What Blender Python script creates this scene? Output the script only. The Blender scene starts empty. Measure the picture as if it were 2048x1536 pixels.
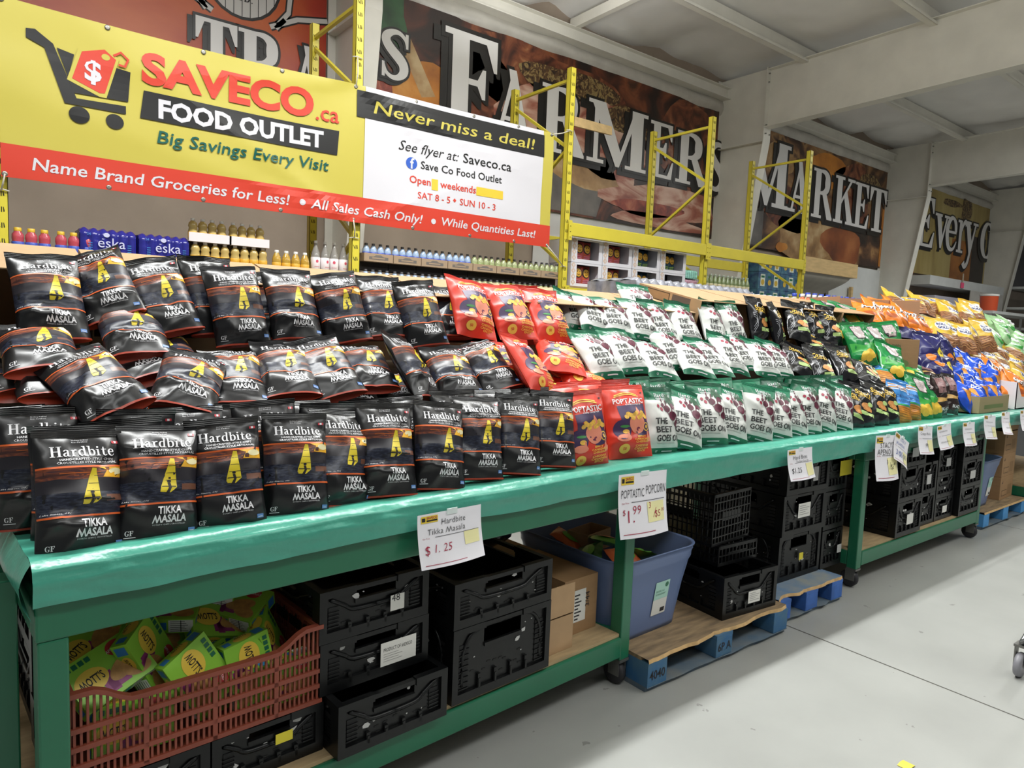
import bpy, bmesh, math, random
from mathutils import Vector, Matrix, noise

# ------------------------------------------------------------------ camera, world, lights, exposure
SC = bpy.context.scene
COL = SC.collection
PI = math.pi
FPX, PCX, PCY, EYE = 1390.0, 1024.0, 768.0, 1.5
YAW, PITCH, ROLL = math.radians(37.89), math.radians(4.96), math.radians(2.27)
FWD = Vector((math.sin(YAW)*math.cos(PITCH), math.cos(YAW)*math.cos(PITCH), -math.sin(PITCH)))
_rt = Vector((math.cos(YAW), -math.sin(YAW), 0)); _up = _rt.cross(FWD)
RGT = _rt*math.cos(ROLL) + _up*math.sin(ROLL)
UPV = -_rt*math.sin(ROLL) + _up*math.cos(ROLL)
cam = bpy.data.objects.new('camera', bpy.data.cameras.new('camera')); COL.objects.link(cam)
cam.data.sensor_width = 36.0; cam.data.lens = FPX/2048*36.0; cam.data.clip_start = .02; cam.data.clip_end = 200
cam.matrix_world = Matrix(((RGT.x, UPV.x, -FWD.x, 0), (RGT.y, UPV.y, -FWD.y, 0), (RGT.z, UPV.z, -FWD.z, EYE), (0, 0, 0, 1)))
SC.camera = cam
SC.view_settings.view_transform = 'Standard'; SC.view_settings.look = 'None'
SC.view_settings.gamma = 1; SC.view_settings.use_curve_mapping = False
SC.view_settings.exposure = 0.04
wd = bpy.data.worlds.new('hall_light'); SC.world = wd; wd.use_nodes = True
wd.node_tree.nodes['Background'].inputs[0].default_value = (.95, .98, 1, 1)
wd.node_tree.nodes['Background'].inputs[1].default_value = .15
def area(name, loc, sx, sy, power, aim=(0, 0, -1), col=(1, .97, .93)):
    l = bpy.data.lights.new(name, 'AREA'); l.shape = 'RECTANGLE'; l.size = sx; l.size_y = sy; l.energy = power; l.color = col
    o = bpy.data.objects.new(name, l); COL.objects.link(o); o.location = loc
    o.rotation_euler = Vector(aim).to_track_quat('-Z', 'X').to_euler() if aim != (0, 0, -1) else (0, 0, 0)
    return o
area('aisle_lamp_row', (4.5, -1.6, 5.75), 15, .9, 330, col=(.985, 1, .985))
area('rack_lamp_row', (2.0, 3.05, 5.75), 6.5, .22, 540, col=(.985, 1, .985))
area('ceiling_fill_light', (5.5, -1.6, 4.9), 17, 1.0, 380, aim=(0, 0, 1), col=(.985, 1, .985))  # added upward fill that brightens the ceiling, not a separate fixture
area('far_lamp_row', (16.0, 2.0, 5.75), 9, .5, 420, col=(.985, 1, .985))

# ------------------------------------------------------------------ pixels to points (photo 2048 x 1536)
def ray(x, y): return RGT*((x-PCX)/FPX) - UPV*((y-PCY)/FPX) + FWD
O = Vector((0, 0, EYE))
def on_y(x, y, Y): d = ray(x, y); return O + d*(Y/d.y)
def on_z(x, y, z): d = ray(x, y); return O + d*((z-EYE)/d.z)

# ------------------------------------------------------------------ materials
def lin(c):
    if isinstance(c, str): c = tuple(int(c[i:i+2], 16)/255 for i in (0, 2, 4))
    return tuple(v/12.92 if v <= .04045 else ((v+.055)/1.055)**2.4 for v in c) + (1,)
MATS = {}
def mat(name, col, rough=.5, metal=0, spec=.5, vary=0, vscale=8, bump=0, bscale=60, col2=None, trans=0, alpha=1, coat=0, stretch=None):
    if name in MATS: return MATS[name]
    m = bpy.data.materials.new(name); m.use_nodes = True; MATS[name] = m
    nt = m.node_tree; b = nt.nodes['Principled BSDF']
    b.inputs['Base Color'].default_value = lin(col); b.inputs['Roughness'].default_value = rough
    b.inputs['Metallic'].default_value = metal; b.inputs['Specular IOR Level'].default_value = spec
    b.inputs['Transmission Weight'].default_value = trans; b.inputs['Alpha'].default_value = alpha
    b.inputs['Coat Weight'].default_value = coat
    m.diffuse_color = lin(col)
    if vary or bump or col2:
        tc = nt.nodes.new('ShaderNodeTexCoord'); mp = nt.nodes.new('ShaderNodeMapping')
        nt.links.new(tc.outputs['Object'], mp.inputs[0])
        if stretch: mp.inputs['Scale'].default_value = stretch
    if vary or col2:
        n = nt.nodes.new('ShaderNodeTexNoise'); n.inputs['Scale'].default_value = vscale; n.inputs['Detail'].default_value = 5
        nt.links.new(mp.outputs[0], n.inputs[0])
        r = nt.nodes.new('ShaderNodeValToRGB'); nt.links.new(n.outputs[0], r.inputs[0])
        c = lin(col)
        if col2: a = lin(col2); d = c
        else:
            a = tuple(max(0, v*(1-vary)) for v in c[:3])+(1,); d = tuple(min(1, v*(1+vary)) for v in c[:3])+(1,)
        r.color_ramp.elements[0].position = .32; r.color_ramp.elements[1].position = .68
        r.color_ramp.elements[0].color = a; r.color_ramp.elements[1].color = d
        nt.links.new(r.outputs[0], b.inputs['Base Color'])
    if bump:
        n2 = nt.nodes.new('ShaderNodeTexNoise'); n2.inputs['Scale'].default_value = bscale; n2.inputs['Detail'].default_value = 3
        nt.links.new(mp.outputs[0], n2.inputs[0])
        bp = nt.nodes.new('ShaderNodeBump'); bp.inputs['Strength'].default_value = bump; bp.inputs['Distance'].default_value = .01
        nt.links.new(n2.outputs[0], bp.inputs['Height']); nt.links.new(bp.outputs[0], b.inputs['Normal'])
    return m
def ramp_mat(name, stops, scale=3, rough=.45, kind='noise', detail=8, dist=0, stretch=(1, 1, 1)):
    """a printed picture as a colour ramp over noise or cells (object space)"""
    if name in MATS: return MATS[name]
    m = bpy.data.materials.new(name); m.use_nodes = True; MATS[name] = m
    nt = m.node_tree; b = nt.nodes['Principled BSDF']; b.inputs['Roughness'].default_value = rough
    tc = nt.nodes.new('ShaderNodeTexCoord'); mp = nt.nodes.new('ShaderNodeMapping'); mp.inputs['Scale'].default_value = stretch
    nt.links.new(tc.outputs['Object'], mp.inputs[0])
    if kind == 'noise':
        n = nt.nodes.new('ShaderNodeTexNoise'); n.inputs['Detail'].default_value = detail; n.inputs['Distortion'].default_value = dist
    else:
        n = nt.nodes.new('ShaderNodeTexVoronoi')
    n.inputs['Scale'].default_value = scale
    nt.links.new(mp.outputs[0], n.inputs[0])
    r = nt.nodes.new('ShaderNodeValToRGB'); nt.links.new(n.outputs[0], r.inputs[0])
    e = r.color_ramp.elements
    while len(e) < len(stops): e.new(.5)
    for i, (p, c) in enumerate(stops): e[i].position = p; e[i].color = lin(c)
    nt.links.new(r.outputs[0], b.inputs['Base Color'])
    return m

# ------------------------------------------------------------------ mesh building
class MB:
    """collects shapes; build() links them as ONE mesh object"""
    def __init__(s): s.v = []; s.f = []; s.m = []; s.ms = []; s.sm = []
    def mi(s, m):
        if m not in s.ms: s.ms.append(m)
        return s.ms.index(m)
    def add(s, vs, fs, m, smooth=False):
        k = len(s.v); i = s.mi(m); s.v += [tuple(p) for p in vs]
        for f in fs: s.f.append([k+j for j in f]); s.m.append(i); s.sm.append(smooth)
    def box(s, a, b, m, rot=None, piv=None):
        x0, y0, z0 = a; x1, y1, z1 = b
        vs = [Vector(p) for p in ((x0, y0, z0), (x1, y0, z0), (x1, y1, z0), (x0, y1, z0), (x0, y0, z1), (x1, y0, z1), (x1, y1, z1), (x0, y1, z1))]
        if rot is not None:
            c = Vector(piv) if piv else (Vector(a)+Vector(b))/2
            vs = [rot @ (p-c) + c for p in vs]
        s.add(vs, [(0, 3, 2, 1), (4, 5, 6, 7), (0, 1, 5, 4), (1, 2, 6, 5), (2, 3, 7, 6), (3, 0, 4, 7)], m)
    def bar(s, p, q, w, h, m, up=(0, 0, 1)):
        p = Vector(p); q = Vector(q); d = (q-p).normalized(); u = Vector(up)
        sx = d.cross(u)
        if sx.length < 1e-4: sx = d.cross(Vector((1, 0, 0)))
        sx.normalize(); sy = sx.cross(d)
        vs = []
        for c in (p, q):
            for a, b in ((-1, -1), (1, -1), (1, 1), (-1, 1)): vs.append(c + sx*(a*w/2) + sy*(b*h/2))
        s.add(vs, [(0, 3, 2, 1), (4, 5, 6, 7), (0, 1, 5, 4), (1, 2, 6, 5), (2, 3, 7, 6), (3, 0, 4, 7)], m)
    def tube(s, pts, r, m, n=8, close=True):
        pts = [Vector(p) for p in pts]; vs = []; fs = []
        for i, p in enumerate(pts):
            d = (pts[min(i+1, len(pts)-1)] - pts[max(i-1, 0)]).normalized()
            a = d.cross(Vector((0, 0, 1)))
            if a.length < 1e-3: a = d.cross(Vector((1, 0, 0)))
            a.normalize(); b = d.cross(a)
            rr = r[i] if isinstance(r, (list, tuple)) else r
            for k in range(n): t = 2*PI*k/n; vs.append(p + a*(rr*math.cos(t)) + b*(rr*math.sin(t)))
        for i in range(len(pts)-1):
            for k in range(n): fs.append((i*n+k, i*n+(k+1) % n, (i+1)*n+(k+1) % n, (i+1)*n+k))
        if close: fs += [tuple(range(n))[::-1], tuple((len(pts)-1)*n+k for k in range(n))]
        s.add(vs, fs, m, True)
    def lathe(s, prof, m, n=14, c=(0, 0, 0), sx=1, sy=1, mats=None):
        vs = []; k0 = len(s.v)
        for r, z in prof:
            for k in range(n): t = 2*PI*k/n; vs.append((c[0]+sx*r*math.cos(t), c[1]+sy*r*math.sin(t), c[2]+z))
        s.add(vs, [], m)
        for i in range(len(prof)-1):
            mm = mats[i] if mats else m; ii = s.mi(mm)
            for k in range(n): s.f.append([k0+i*n+k, k0+i*n+(k+1) % n, k0+(i+1)*n+(k+1) % n, k0+(i+1)*n+k]); s.m.append(ii); s.sm.append(True)
        if prof[-1][0] > 1e-5: s.f.append([k0+(len(prof)-1)*n+k for k in range(n)]); s.m.append(s.mi(m)); s.sm.append(False)
        if prof[0][0] > 1e-5: s.f.append([k0+k for k in range(n)][::-1]); s.m.append(s.mi(m)); s.sm.append(False)
    def grid(s, fn, nu, nv, m, smooth=True):
        vs = [fn(i/nu, j/nv) for j in range(nv+1) for i in range(nu+1)]
        fs = [(j*(nu+1)+i, j*(nu+1)+i+1, (j+1)*(nu+1)+i+1, (j+1)*(nu+1)+i) for j in range(nv) for i in range(nu)]
        s.add(vs, fs, m, smooth)
    def prism(s, pts, t, m, M=None):
        """2-D outline (x,z) given depth t along +y"""
        n = len(pts); vs = [(x, 0, z) for x, z in pts] + [(x, t, z) for x, z in pts]
        if M: vs = [M @ Vector(p) for p in vs]
        s.add(vs, [tuple(range(n)), tuple(range(n, 2*n))[::-1]] + [(i, n+i, n+(i+1) % n, (i+1) % n) for i in range(n)], m)
    def build(s, name, parent=None, loc=None, bevel=0, recalc=True):
        me = bpy.data.meshes.new(name); me.from_pydata(s.v, [], s.f)
        for m in s.ms: me.materials.append(m)
        me.polygons.foreach_set('material_index', s.m); me.polygons.foreach_set('use_smooth', s.sm)
        if recalc:
            bm = bmesh.new(); bm.from_mesh(me); bmesh.ops.recalc_face_normals(bm, faces=bm.faces); bm.to_mesh(me); bm.free()
        me.update()
        o = bpy.data.objects.new(name, me); COL.objects.link(o)
        if parent: o.parent = parent
        if loc: o.location = loc
        if bevel:
            b = o.modifiers.new('edge', 'BEVEL'); b.width = bevel; b.segments = 2; b.limit_method = 'ANGLE'; b.angle_limit = math.radians(40)
        return o
def tag(o, label=None, cat=None, group=None, kind=None):
    if label: o['label'] = label
    if cat: o['category'] = cat
    if group: o['group'] = group
    if kind: o['kind'] = kind
    return o
def empty(name, loc=(0, 0, 0), rz=0.0):
    o = bpy.data.objects.new(name, None); COL.objects.link(o); o.location = loc; o.rotation_euler = (0, 0, rz); o.empty_display_size = .05
    return o
def copy_tree(o, parent=None):
    c = o.copy(); COL.objects.link(c)
    if parent: c.parent = parent
    for ch in KIDS(o): copy_tree(ch, c)
    return c
def KIDS(o): return [c for c in o.children]
ORD = 'first second third fourth fifth sixth seventh eighth ninth tenth eleventh twelfth thirteenth fourteenth fifteenth sixteenth seventeenth eighteenth nineteenth twentieth'.split()
def nth(i): return ORD[i] if i < 20 else 'twenty-' + ORD[i-20]

# ------------------------------------------------------------------ flat artwork: outlines, text, a drawn serif alphabet
class Art:
    """2-D polygons in layers: (verts, faces, material, layer)"""
    def __init__(s): s.items = []
    def poly(s, pts, m, layer=0): s.items.append(([tuple(p) for p in pts], [tuple(range(len(pts)))], m, layer)); return s
    def rect(s, x0, y0, x1, y1, m, layer=0): return s.poly(((x0, y0), (x1, y0), (x1, y1), (x0, y1)), m, layer)
    def disc(s, cx, cy, rx, ry, m, layer=0, n=24, rot=0):
        c, q = math.cos(rot), math.sin(rot)
        return s.poly([(cx+c*rx*math.cos(2*PI*k/n)-q*ry*math.sin(2*PI*k/n), cy+q*rx*math.cos(2*PI*k/n)+c*ry*math.sin(2*PI*k/n)) for k in range(n)], m, layer)
    def line(s, pts, w, m, layer=0):
        v, f = ribbon(pts, w); s.items.append((v, f, m, layer)); return s
    def text(s, t, x0, y0, m, h=None, w=None, layer=1, align='L', shear=0, bold=0, rot=0, res=2, serif=False, space=1):
        v, f = serif_text(t) if serif else text_mesh(t, shear, bold, res, space)
        if not v: return s
        if serif:
            W0 = max(p[0] for p in v); x = 0; kk = (h or w/W0) ; kw = (w/W0 if w else kk); sh = {'L': 0, 'C': -.5, 'R': -1}[align]*W0*kw
            for ch in t:
                s.glyph(ch, lambda p, X=x: (x0+sh+(p[0]+X)*kw, y0+p[1]*kk), m, layer); x += GL[ch][0]+.05
            return s
        xs = [p[0] for p in v]; ys = [p[1] for p in v]; X0, X1, Y1 = min(xs), max(xs), CAP if not serif else 1.0
        k = h/Y1 if h else w/(X1-X0)
        kx = (w/(X1-X0)) if w else k
        sh = {'L': 0, 'C': -.5, 'R': -1}[align]*(X1-X0)*kx
        c, q = math.cos(rot), math.sin(rot); out = []
        for x, y in v:
            a = (x-X0)*kx + sh; b = y*k; out.append((x0 + c*a - q*b, y0 + q*a + c*b))
        s.items.append((out, f, m, layer)); return s
    def glyph(s, ch, fn, m, layer, fat=0):
        v, f = glyph(ch, fat); n = 0
        for part in glyph_parts(ch, fat):
            s.items.append(([fn(p) for p in part[0]], part[1], m, layer+.22*n)); n += 1
        return s
    def moved(s, dx, dy, k=1):
        a = Art(); a.items = [([(x*k+dx, y*k+dy) for x, y in v], f, m, l) for v, f, m, l in s.items]; return a
    def put(s, mb, fn, step=.0006, base=.0006, smooth=False):
        for v, f, m, l in s.items: mb.add([fn(x, y, base+step*l) for x, y in v], f, m, smooth)
    def cut(s, xs, ys):
        """slice every polygon along the lines so that it can follow a curved surface"""
        a = Art()
        for v, f, m, l in s.items:
            bm = bmesh.new(); bv = [bm.verts.new((x, y, 0)) for x, y in v]
            for q in f:
                try: bm.faces.new([bv[i] for i in q])
                except ValueError: pass
            x0 = min(p[0] for p in v); x1 = max(p[0] for p in v); y0 = min(p[1] for p in v); y1 = max(p[1] for p in v)
            for X in xs:
                if x0 < X < x1: bmesh.ops.bisect_plane(bm, geom=bm.verts[:]+bm.edges[:]+bm.faces[:], plane_co=(X, 0, 0), plane_no=(1, 0, 0))
            for Y in ys:
                if y0 < Y < y1: bmesh.ops.bisect_plane(bm, geom=bm.verts[:]+bm.edges[:]+bm.faces[:], plane_co=(0, Y, 0), plane_no=(0, 1, 0))
            bm.verts.index_update()
            a.items.append(([(w.co.x, w.co.y) for w in bm.verts], [tuple(w.index for w in q.verts) for q in bm.faces], m, l)); bm.free()
        return a
def ribbon(pts, w, closed=False):
    pts = [Vector((p[0], p[1])) for p in pts]; n = len(pts); vs = []
    for i, p in enumerate(pts):
        a = pts[i-1] if i else p; b = pts[i+1] if i < n-1 else p
        d = (b-a).normalized(); q = Vector((-d.y, d.x)); ww = (w[i] if isinstance(w, (list, tuple)) else w)/2
        vs += [tuple(p+q*ww), tuple(p-q*ww)]
    return vs, [(2*i, 2*i+1, 2*i+3, 2*i+2) for i in range(n-1)]
_TX = {}
CAP = .73
def text_mesh(t, shear=0, bold=0, res=2, space=1):
    key = (t, shear, bold, res, space)
    if key in _TX: return _TX[key]
    def mesh_of(body):
        c = bpy.data.curves.new('lettering', 'FONT'); c.body = body; c.resolution_u = res; c.shear = shear; c.offset = bold; c.space_character = space
        o = bpy.data.objects.new('lettering', c); me = bpy.data.meshes.new_from_object(o)
        out = ([[v.co.x, v.co.y] for v in me.vertices], [tuple(p.vertices) for p in me.polygons])
        bpy.data.meshes.remove(me); bpy.data.objects.remove(o); bpy.data.curves.remove(c)
        return out
    r = mesh_of(t.replace('M', 'W'))
    if 'M' in t:      # the built-in M fills badly: a W stood on its head takes its place
        v, f = r; par = list(range(len(v)))
        def root(i):
            while par[i] != i: i = par[i]
            return i
        for q in f:
            for i in q[1:]: par[root(i)] = root(q[0])
        comp = {}
        for i in range(len(v)): comp.setdefault(root(i), []).append(i)
        for i, ch in enumerate(t):
            if ch != 'M': continue
            pre = mesh_of(t[:i].replace('M', 'W'))[0] if t[:i].strip() else []
            x1 = max((p[0] for p in pre), default=-9)
            best = min((c for c in comp.values() if min(v[k][0] for k in c) > x1-.04-abs(shear)*.5 and sum(v[k][0] for k in c)/len(c) > x1), key=lambda c: min(v[k][0] for k in c))
            lo = min(v[k][1] for k in best); hi = max(v[k][1] for k in best)
            for k in best: y = v[k][1]; v[k] = [v[k][0]-shear*y+shear*(lo+hi-y), lo+hi-y]
    _TX[key] = r
    return r
def spline(pts, k=5):
    out = []; P = [Vector(p) for p in pts]; n = len(P)
    for i in range(n-1):
        a, b, c, d = P[max(i-1, 0)], P[i], P[i+1], P[min(i+2, n-1)]
        for j in range(k):
            t = j/k; out.append(.5*((2*b) + (c-a)*t + (2*a-5*b+4*c-d)*t*t + (3*b-a-3*c+d)*t**3))
    out.append(P[-1]); return out
# strokes: (x, y, width) centre lines; R rectangles; P polygons. Cap height 1.
def _st(*p): return ('S', p)
def _r(a, b, c, d): return ('P', ((a, b), (c, b), (c, d), (a, d)))
def _p(*p): return ('P', p)
GL = {
 'F': (.66, [_r(.09, 0, .29, 1), _r(0, 0, .4, .06), _r(0, .94, .64, 1), _p((.64, 1), (.64, .68), (.6, .68), (.5, .94)), _r(.29, .5, .46, .56), _p((.5, .68), (.5, .38), (.46, .38), (.4, .5), (.4, .56), (.46, .68))]),
 'E': (.7, [_r(.09, 0, .29, 1), _r(0, 0, .66, .06), _r(0, .94, .64, 1), _p((.64, 1), (.64, .7), (.6, .7), (.5, .94)), _r(.29, .49, .44, .55), _p((.48, .66), (.48, .38), (.44, .38), (.38, .49), (.38, .55), (.44, .66)), _p((.66, 0), (.7, .32), (.66, .32), (.54, .06))]),
 'A': (.8, [_p((.1, 0), (.17, 0), (.4, .82), (.36, .95)), _p((.3, 1), (.44, 1), (.74, 0), (.5, 0)), _r(.2, .28, .55, .34), _r(0, 0, .27, .06), _r(.42, 0, .82, .06)]),
 'R': (.8, [_r(.09, 0, .29, 1), _r(0, 0, .38, .06), _r(0, .94, .3, 1), _st((.28, .97, .06), (.42, .96, .1), (.53, .88, .17), (.55, .75, .2), (.53, .62, .17), (.42, .54, .1), (.28, .52, .06)), _p((.36, .53), (.53, .53), (.8, .04), (.8, 0), (.6, 0))]),
 'M': (1.0, [_r(.1, 0, .17, 1), _r(0, 0, .27, .06), _p((.04, 1), (.27, 1), (.58, .16), (.47, 0)), _p((.47, 0), (.53, 0), (.82, .95), (.76, 1)), _r(.72, 0, .92, 1), _r(.63, 0, 1.0, .06), _r(.0, .94, .2, 1), _r(.74, .94, 1.0, 1)]),
 'S': (.6, [_st((.53, .72, .04), (.5, .86, .07), (.38, .96, .09), (.24, .95, .12), (.13, .86, .16), (.12, .74, .18), (.22, .6, .2), (.38, .45, .21), (.47, .32, .19), (.47, .17, .17), (.37, .06, .12), (.24, .04, .09), (.12, .12, .07), (.07, .28, .04)), _p((.5, .98), (.56, .98), (.56, .68), (.51, .68)), _p((.04, .02), (.1, .02), (.09, .32), (.04, .32))]),
 'K': (.84, [_r(.09, 0, .29, 1), _r(0, 0, .38, .06), _r(0, .94, .38, 1), _p((.29, .42), (.29, .52), (.62, .96), (.7, .96)), _p((.38, .6), (.5, .72), (.82, 0), (.58, 0)), _r(.5, .94, .82, 1), _r(.5, 0, .86, .06)]),
 'T': (.72, [_r(.26, 0, .46, 1), _r(.16, 0, .56, .06), _r(.02, .94, .7, 1), _p((.02, 1), (.02, .68), (.06, .68), (.16, .94)), _p((.7, 1), (.7, .68), (.66, .68), (.56, .94))]),
 'H': (.86, [_r(.1, 0, .27, 1), _r(.59, 0, .76, 1), _r(0, 0, .37, .05), _r(.49, 0, .86, .05), _r(0, .95, .37, 1), _r(.49, .95, .86, 1), _r(.27, .48, .59, .54)]),
 'G': (.76, [_st((.66, .74, .04), (.58, .9, .07), (.4, .97, .07), (.22, .87, .13), (.13, .67, .19), (.13, .4, .19), (.2, .15, .14), (.38, .03, .07), (.54, .06, .08), (.6, .18, .12)), _r(.52, .06, .68, .4), _r(.42, .38, .76, .43), _r(.64, .68, .69, .98)]),
 'C': (.7, [_st((.64, .72, .04), (.58, .9, .07), (.4, .97, .07), (.22, .87, .13), (.13, .67, .19), (.13, .4, .19), (.2, .15, .14), (.38, .03, .07), (.54, .06, .08), (.64, .24, .05)), _r(.62, .66, .67, .98)]),
 'a': (.56, [_st((.08, .52, .1), (.14, .62, .08), (.26, .65, .06), (.36, .58, .12), (.37, .44, .13), (.37, .12, .13), (.42, .04, .08), (.54, .05, .05)), _st((.36, .4, .04), (.2, .34, .08), (.1, .24, .13), (.11, .1, .12), (.2, .03, .07), (.34, .12, .04))]),
 'r': (.46, [_r(.08, 0, .21, .64), _r(0, 0, .31, .05), _r(0, .6, .2, .65), _st((.2, .44, .05), (.26, .58, .08), (.35, .64, .1), (.42, .58, .12))]),
 'd': (.64, [_r(.4, 0, .53, 1), _r(.3, .95, .5, 1), _r(.45, 0, .63, .05), _st((.42, .56, .05), (.3, .64, .06), (.16, .57, .12), (.09, .38, .14), (.12, .14, .13), (.24, .03, .06), (.42, .14, .05))]),
 'b': (.62, [_r(.08, 0, .21, 1), _r(-.02, .95, .16, 1), _st((.2, .54, .05), (.34, .64, .06), (.47, .57, .12), (.53, .36, .14), (.49, .13, .12), (.34, .02, .06), (.18, .08, .05))]),
 'i': (.32, [_r(.08, 0, .21, .64), _r(0, 0, .3, .05), _r(0, .6, .2, .65), ('P', tuple((.14+.085*math.cos(k*PI/6), .86+.085*math.sin(k*PI/6)) for k in range(12)))]),
 't': (.42, [_st((.18, .86, .06), (.17, .6, .12), (.17, .2, .13), (.2, .06, .1), (.3, .03, .06), (.4, .1, .04)), _r(.02, .58, .38, .64)]),
 'e': (.58, [_st((.1, .36, .05), (.5, .37, .05)), _st((.47, .38, .1), (.44, .54, .12), (.33, .64, .07), (.2, .61, .1), (.1, .46, .14), (.09, .28, .14), (.17, .08, .12), (.32, .02, .07), (.44, .08, .06), (.52, .2, .03))]),
 'v': (.62, [_p((.06, .64), (.24, .64), (.38, .2), (.33, 0), (.28, 0)), _p((.28, 0), (.34, 0), (.55, .62), (.49, .64)), _r(0, .6, .3, .65), _r(.4, .6, .64, .65)]),
 'y': (.62, [_p((.06, .64), (.24, .64), (.4, .18), (.33, 0), (.28, 0)), _st((.52, .62, .06), (.36, .12, .08), (.26, -.18, .09), (.14, -.28, .1), (.06, -.2, .14)), _r(0, .6, .3, .65), _r(.4, .6, .64, .65)]),
 'O': (.8, [_st(*[(.4+.28*math.cos(a), .5+.46*math.sin(a), .06+.15*abs(math.cos(a))) for a in [k*PI/10 for k in range(21)]])]),
 'V': (.8, [_p((.06, 1), (.29, 1), (.49, .25), (.43, 0), (.36, 0)), _p((.36, 0), (.43, 0), (.72, 1), (.64, 1)), _r(0, .94, .36, 1), _r(.54, .94, .82, 1)]),
 'D': (.82, [_r(.09, 0, .29, 1), _r(0, .94, .3, 1), _r(0, 0, .3, .06), _st((.28, .97, .06), (.5, .9, .13), (.63, .7, .19), (.65, .5, .2), (.63, .3, .19), (.5, .1, .13), (.28, .03, .06))]),
 'L': (.66, [_r(.09, 0, .29, 1), _r(0, 0, .62, .06), _r(0, .94, .4, 1), _p((.62, 0), (.66, .34), (.62, .34), (.5, .06))]),
 'N': (.88, [_r(.1, 0, .17, 1), _r(0, 0, .27, .06), _p((.04, 1), (.26, 1), (.76, 0), (.62, 0)), _r(.69, 0, .76, 1), _r(.58, .94, .86, 1)]),
 ' ': (.3, []), '.': (.24, [_r(.05, 0, .19, .12)]), '-': (.4, [_r(.05, .28, .34, .36)]),
}
def glyph(ch, fat=0):
    vs = []; fs = []
    for v, f in glyph_parts(ch, fat): k = len(vs); vs += v; fs += [tuple(i+k for i in q) for q in f]
    return vs, fs
def glyph_parts(ch, fat=0):
    out = []
    for kind, p in GL[ch][1]:
        vs = []; fs = []; k = 0
        if kind == 'P':
            if fat:
                cx = sum(q[0] for q in p)/len(p); cy = sum(q[1] for q in p)/len(p)
                p = [(x + fat*(1 if x > cx else -1), y + fat*(1 if y > cy else -1)) for x, y in p]
            vs += list(p); fs.append(tuple(range(k, k+len(p))))
        else:
            sp = spline([Vector((a, b, c)) for a, b, c in p], 4)
            v, f = ribbon([(q.x, q.y) for q in sp], [max(.02, q.z)+2*fat for q in sp])
            vs += v; fs += f
        out.append((vs, fs))
    return out
def serif_text(t, gap=.05):
    vs = []; fs = []; x = 0
    for ch in t:
        v, f = glyph(ch); k = len(vs); vs += [(a+x, b) for a, b in v]; fs += [tuple(i+k for i in q) for q in f]; x += GL[ch][0]+gap
    return vs, fs
# ------------------------------------------------------------------ the building
def floor_mat():
    m = mat('sealed concrete', '9c9d99', .42, spec=.4, vary=.10, vscale=1.3, bump=.04, bscale=18)
    nt = m.node_tree; b = nt.nodes['Principled BSDF']; src = b.inputs['Base Color'].links[0].from_socket
    g = nt.nodes.new('ShaderNodeTexCoord'); s = nt.nodes.new('ShaderNodeSeparateXYZ'); nt.links.new(g.outputs['Object'], s.inputs[0])
    def node(op, a, bb=None):
        n = nt.nodes.new('ShaderNodeMath'); n.operation = op
        nt.links.new(a, n.inputs[0]) if not isinstance(a, float) else None
        if bb is not None: n.inputs[1].default_value = bb
        return n.outputs[0]
    fx = node('ABSOLUTE', node('SUBTRACT', node('FRACT', node('DIVIDE', node('ADD', s.outputs[0], 5.2), 3.4)), .5))
    line = node('LESS_THAN', fx, .0014)
    sp = nt.nodes.new('ShaderNodeTexNoise'); sp.inputs['Scale'].default_value = 9; sp.inputs['Detail'].default_value = 8
    nt.links.new(g.outputs['Object'], sp.inputs[0])
    spot = node('GREATER_THAN', sp.outputs[0], .705)
    f = nt.nodes.new('ShaderNodeMath'); f.operation = 'MAXIMUM'; nt.links.new(line, f.inputs[0])
    h = node('MULTIPLY', spot, .45); nt.links.new(h, f.inputs[1])
    mx = nt.nodes.new('ShaderNodeMix'); mx.data_type = 'RGBA'; nt.links.new(f.outputs[0], mx.inputs[0])
    nt.links.new(src, mx.inputs[6]); mx.inputs[7].default_value = lin('4a4843'); nt.links.new(mx.outputs[2], b.inputs['Base Color'])
    return m
S = 'structure'
q = MB(); q.box((-8, -9, -.1), (45, 8.1, 0), floor_mat()); tag(q.build('floor'), kind=S)
WALLM = mat('beige wall liner', '9a8b7c', .6, vary=.08, vscale=2.2, bump=.25, bscale=5)
q = MB(); q.box((-8, 8.02, 0), (45, 8.12, 6.3), WALLM); tag(q.build('wall_back'), kind=S)
# roof lining: white film between the purlins, sagging and creased
CEILM = mat('white insulation film', 'e9e7e3', .38, spec=.4, vary=.06, vscale=1.2)
def ceil_z(x, y):
    ph = (y-.75)/1.9; s = abs(math.sin(PI*ph))**.7
    n = noise.noise(Vector((x*.5, y*.9, 3)))*.05 + abs(noise.noise(Vector((x*1.1, y*2.2, 7))))*.05 + abs(noise.noise(Vector((x*.9+y*1.5, y*5-x*2.2, 2))))*.045*max(0, (y-4.5)/3.5)
    near = max(0, 1-(8-y)/1.7)
    sag = near*(.2 + .26*noise.noise(Vector((x*.55, 4.2, 1))))*abs(math.sin(x*1.35+.4))
    return 6.17 + (8-y)*.015 - .05*s - n*s - sag
q = MB(); q.grid(lambda u, v: (-8+53*u, -9+17.02*v, ceil_z(-8+53*u, -9+17.02*v)), 420, 150, CEILM); tag(q.build('ceiling'), kind=S)
STEEL = mat('off white painted steel', 'dddad0', .5, vary=.05, vscale=3)
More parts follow.
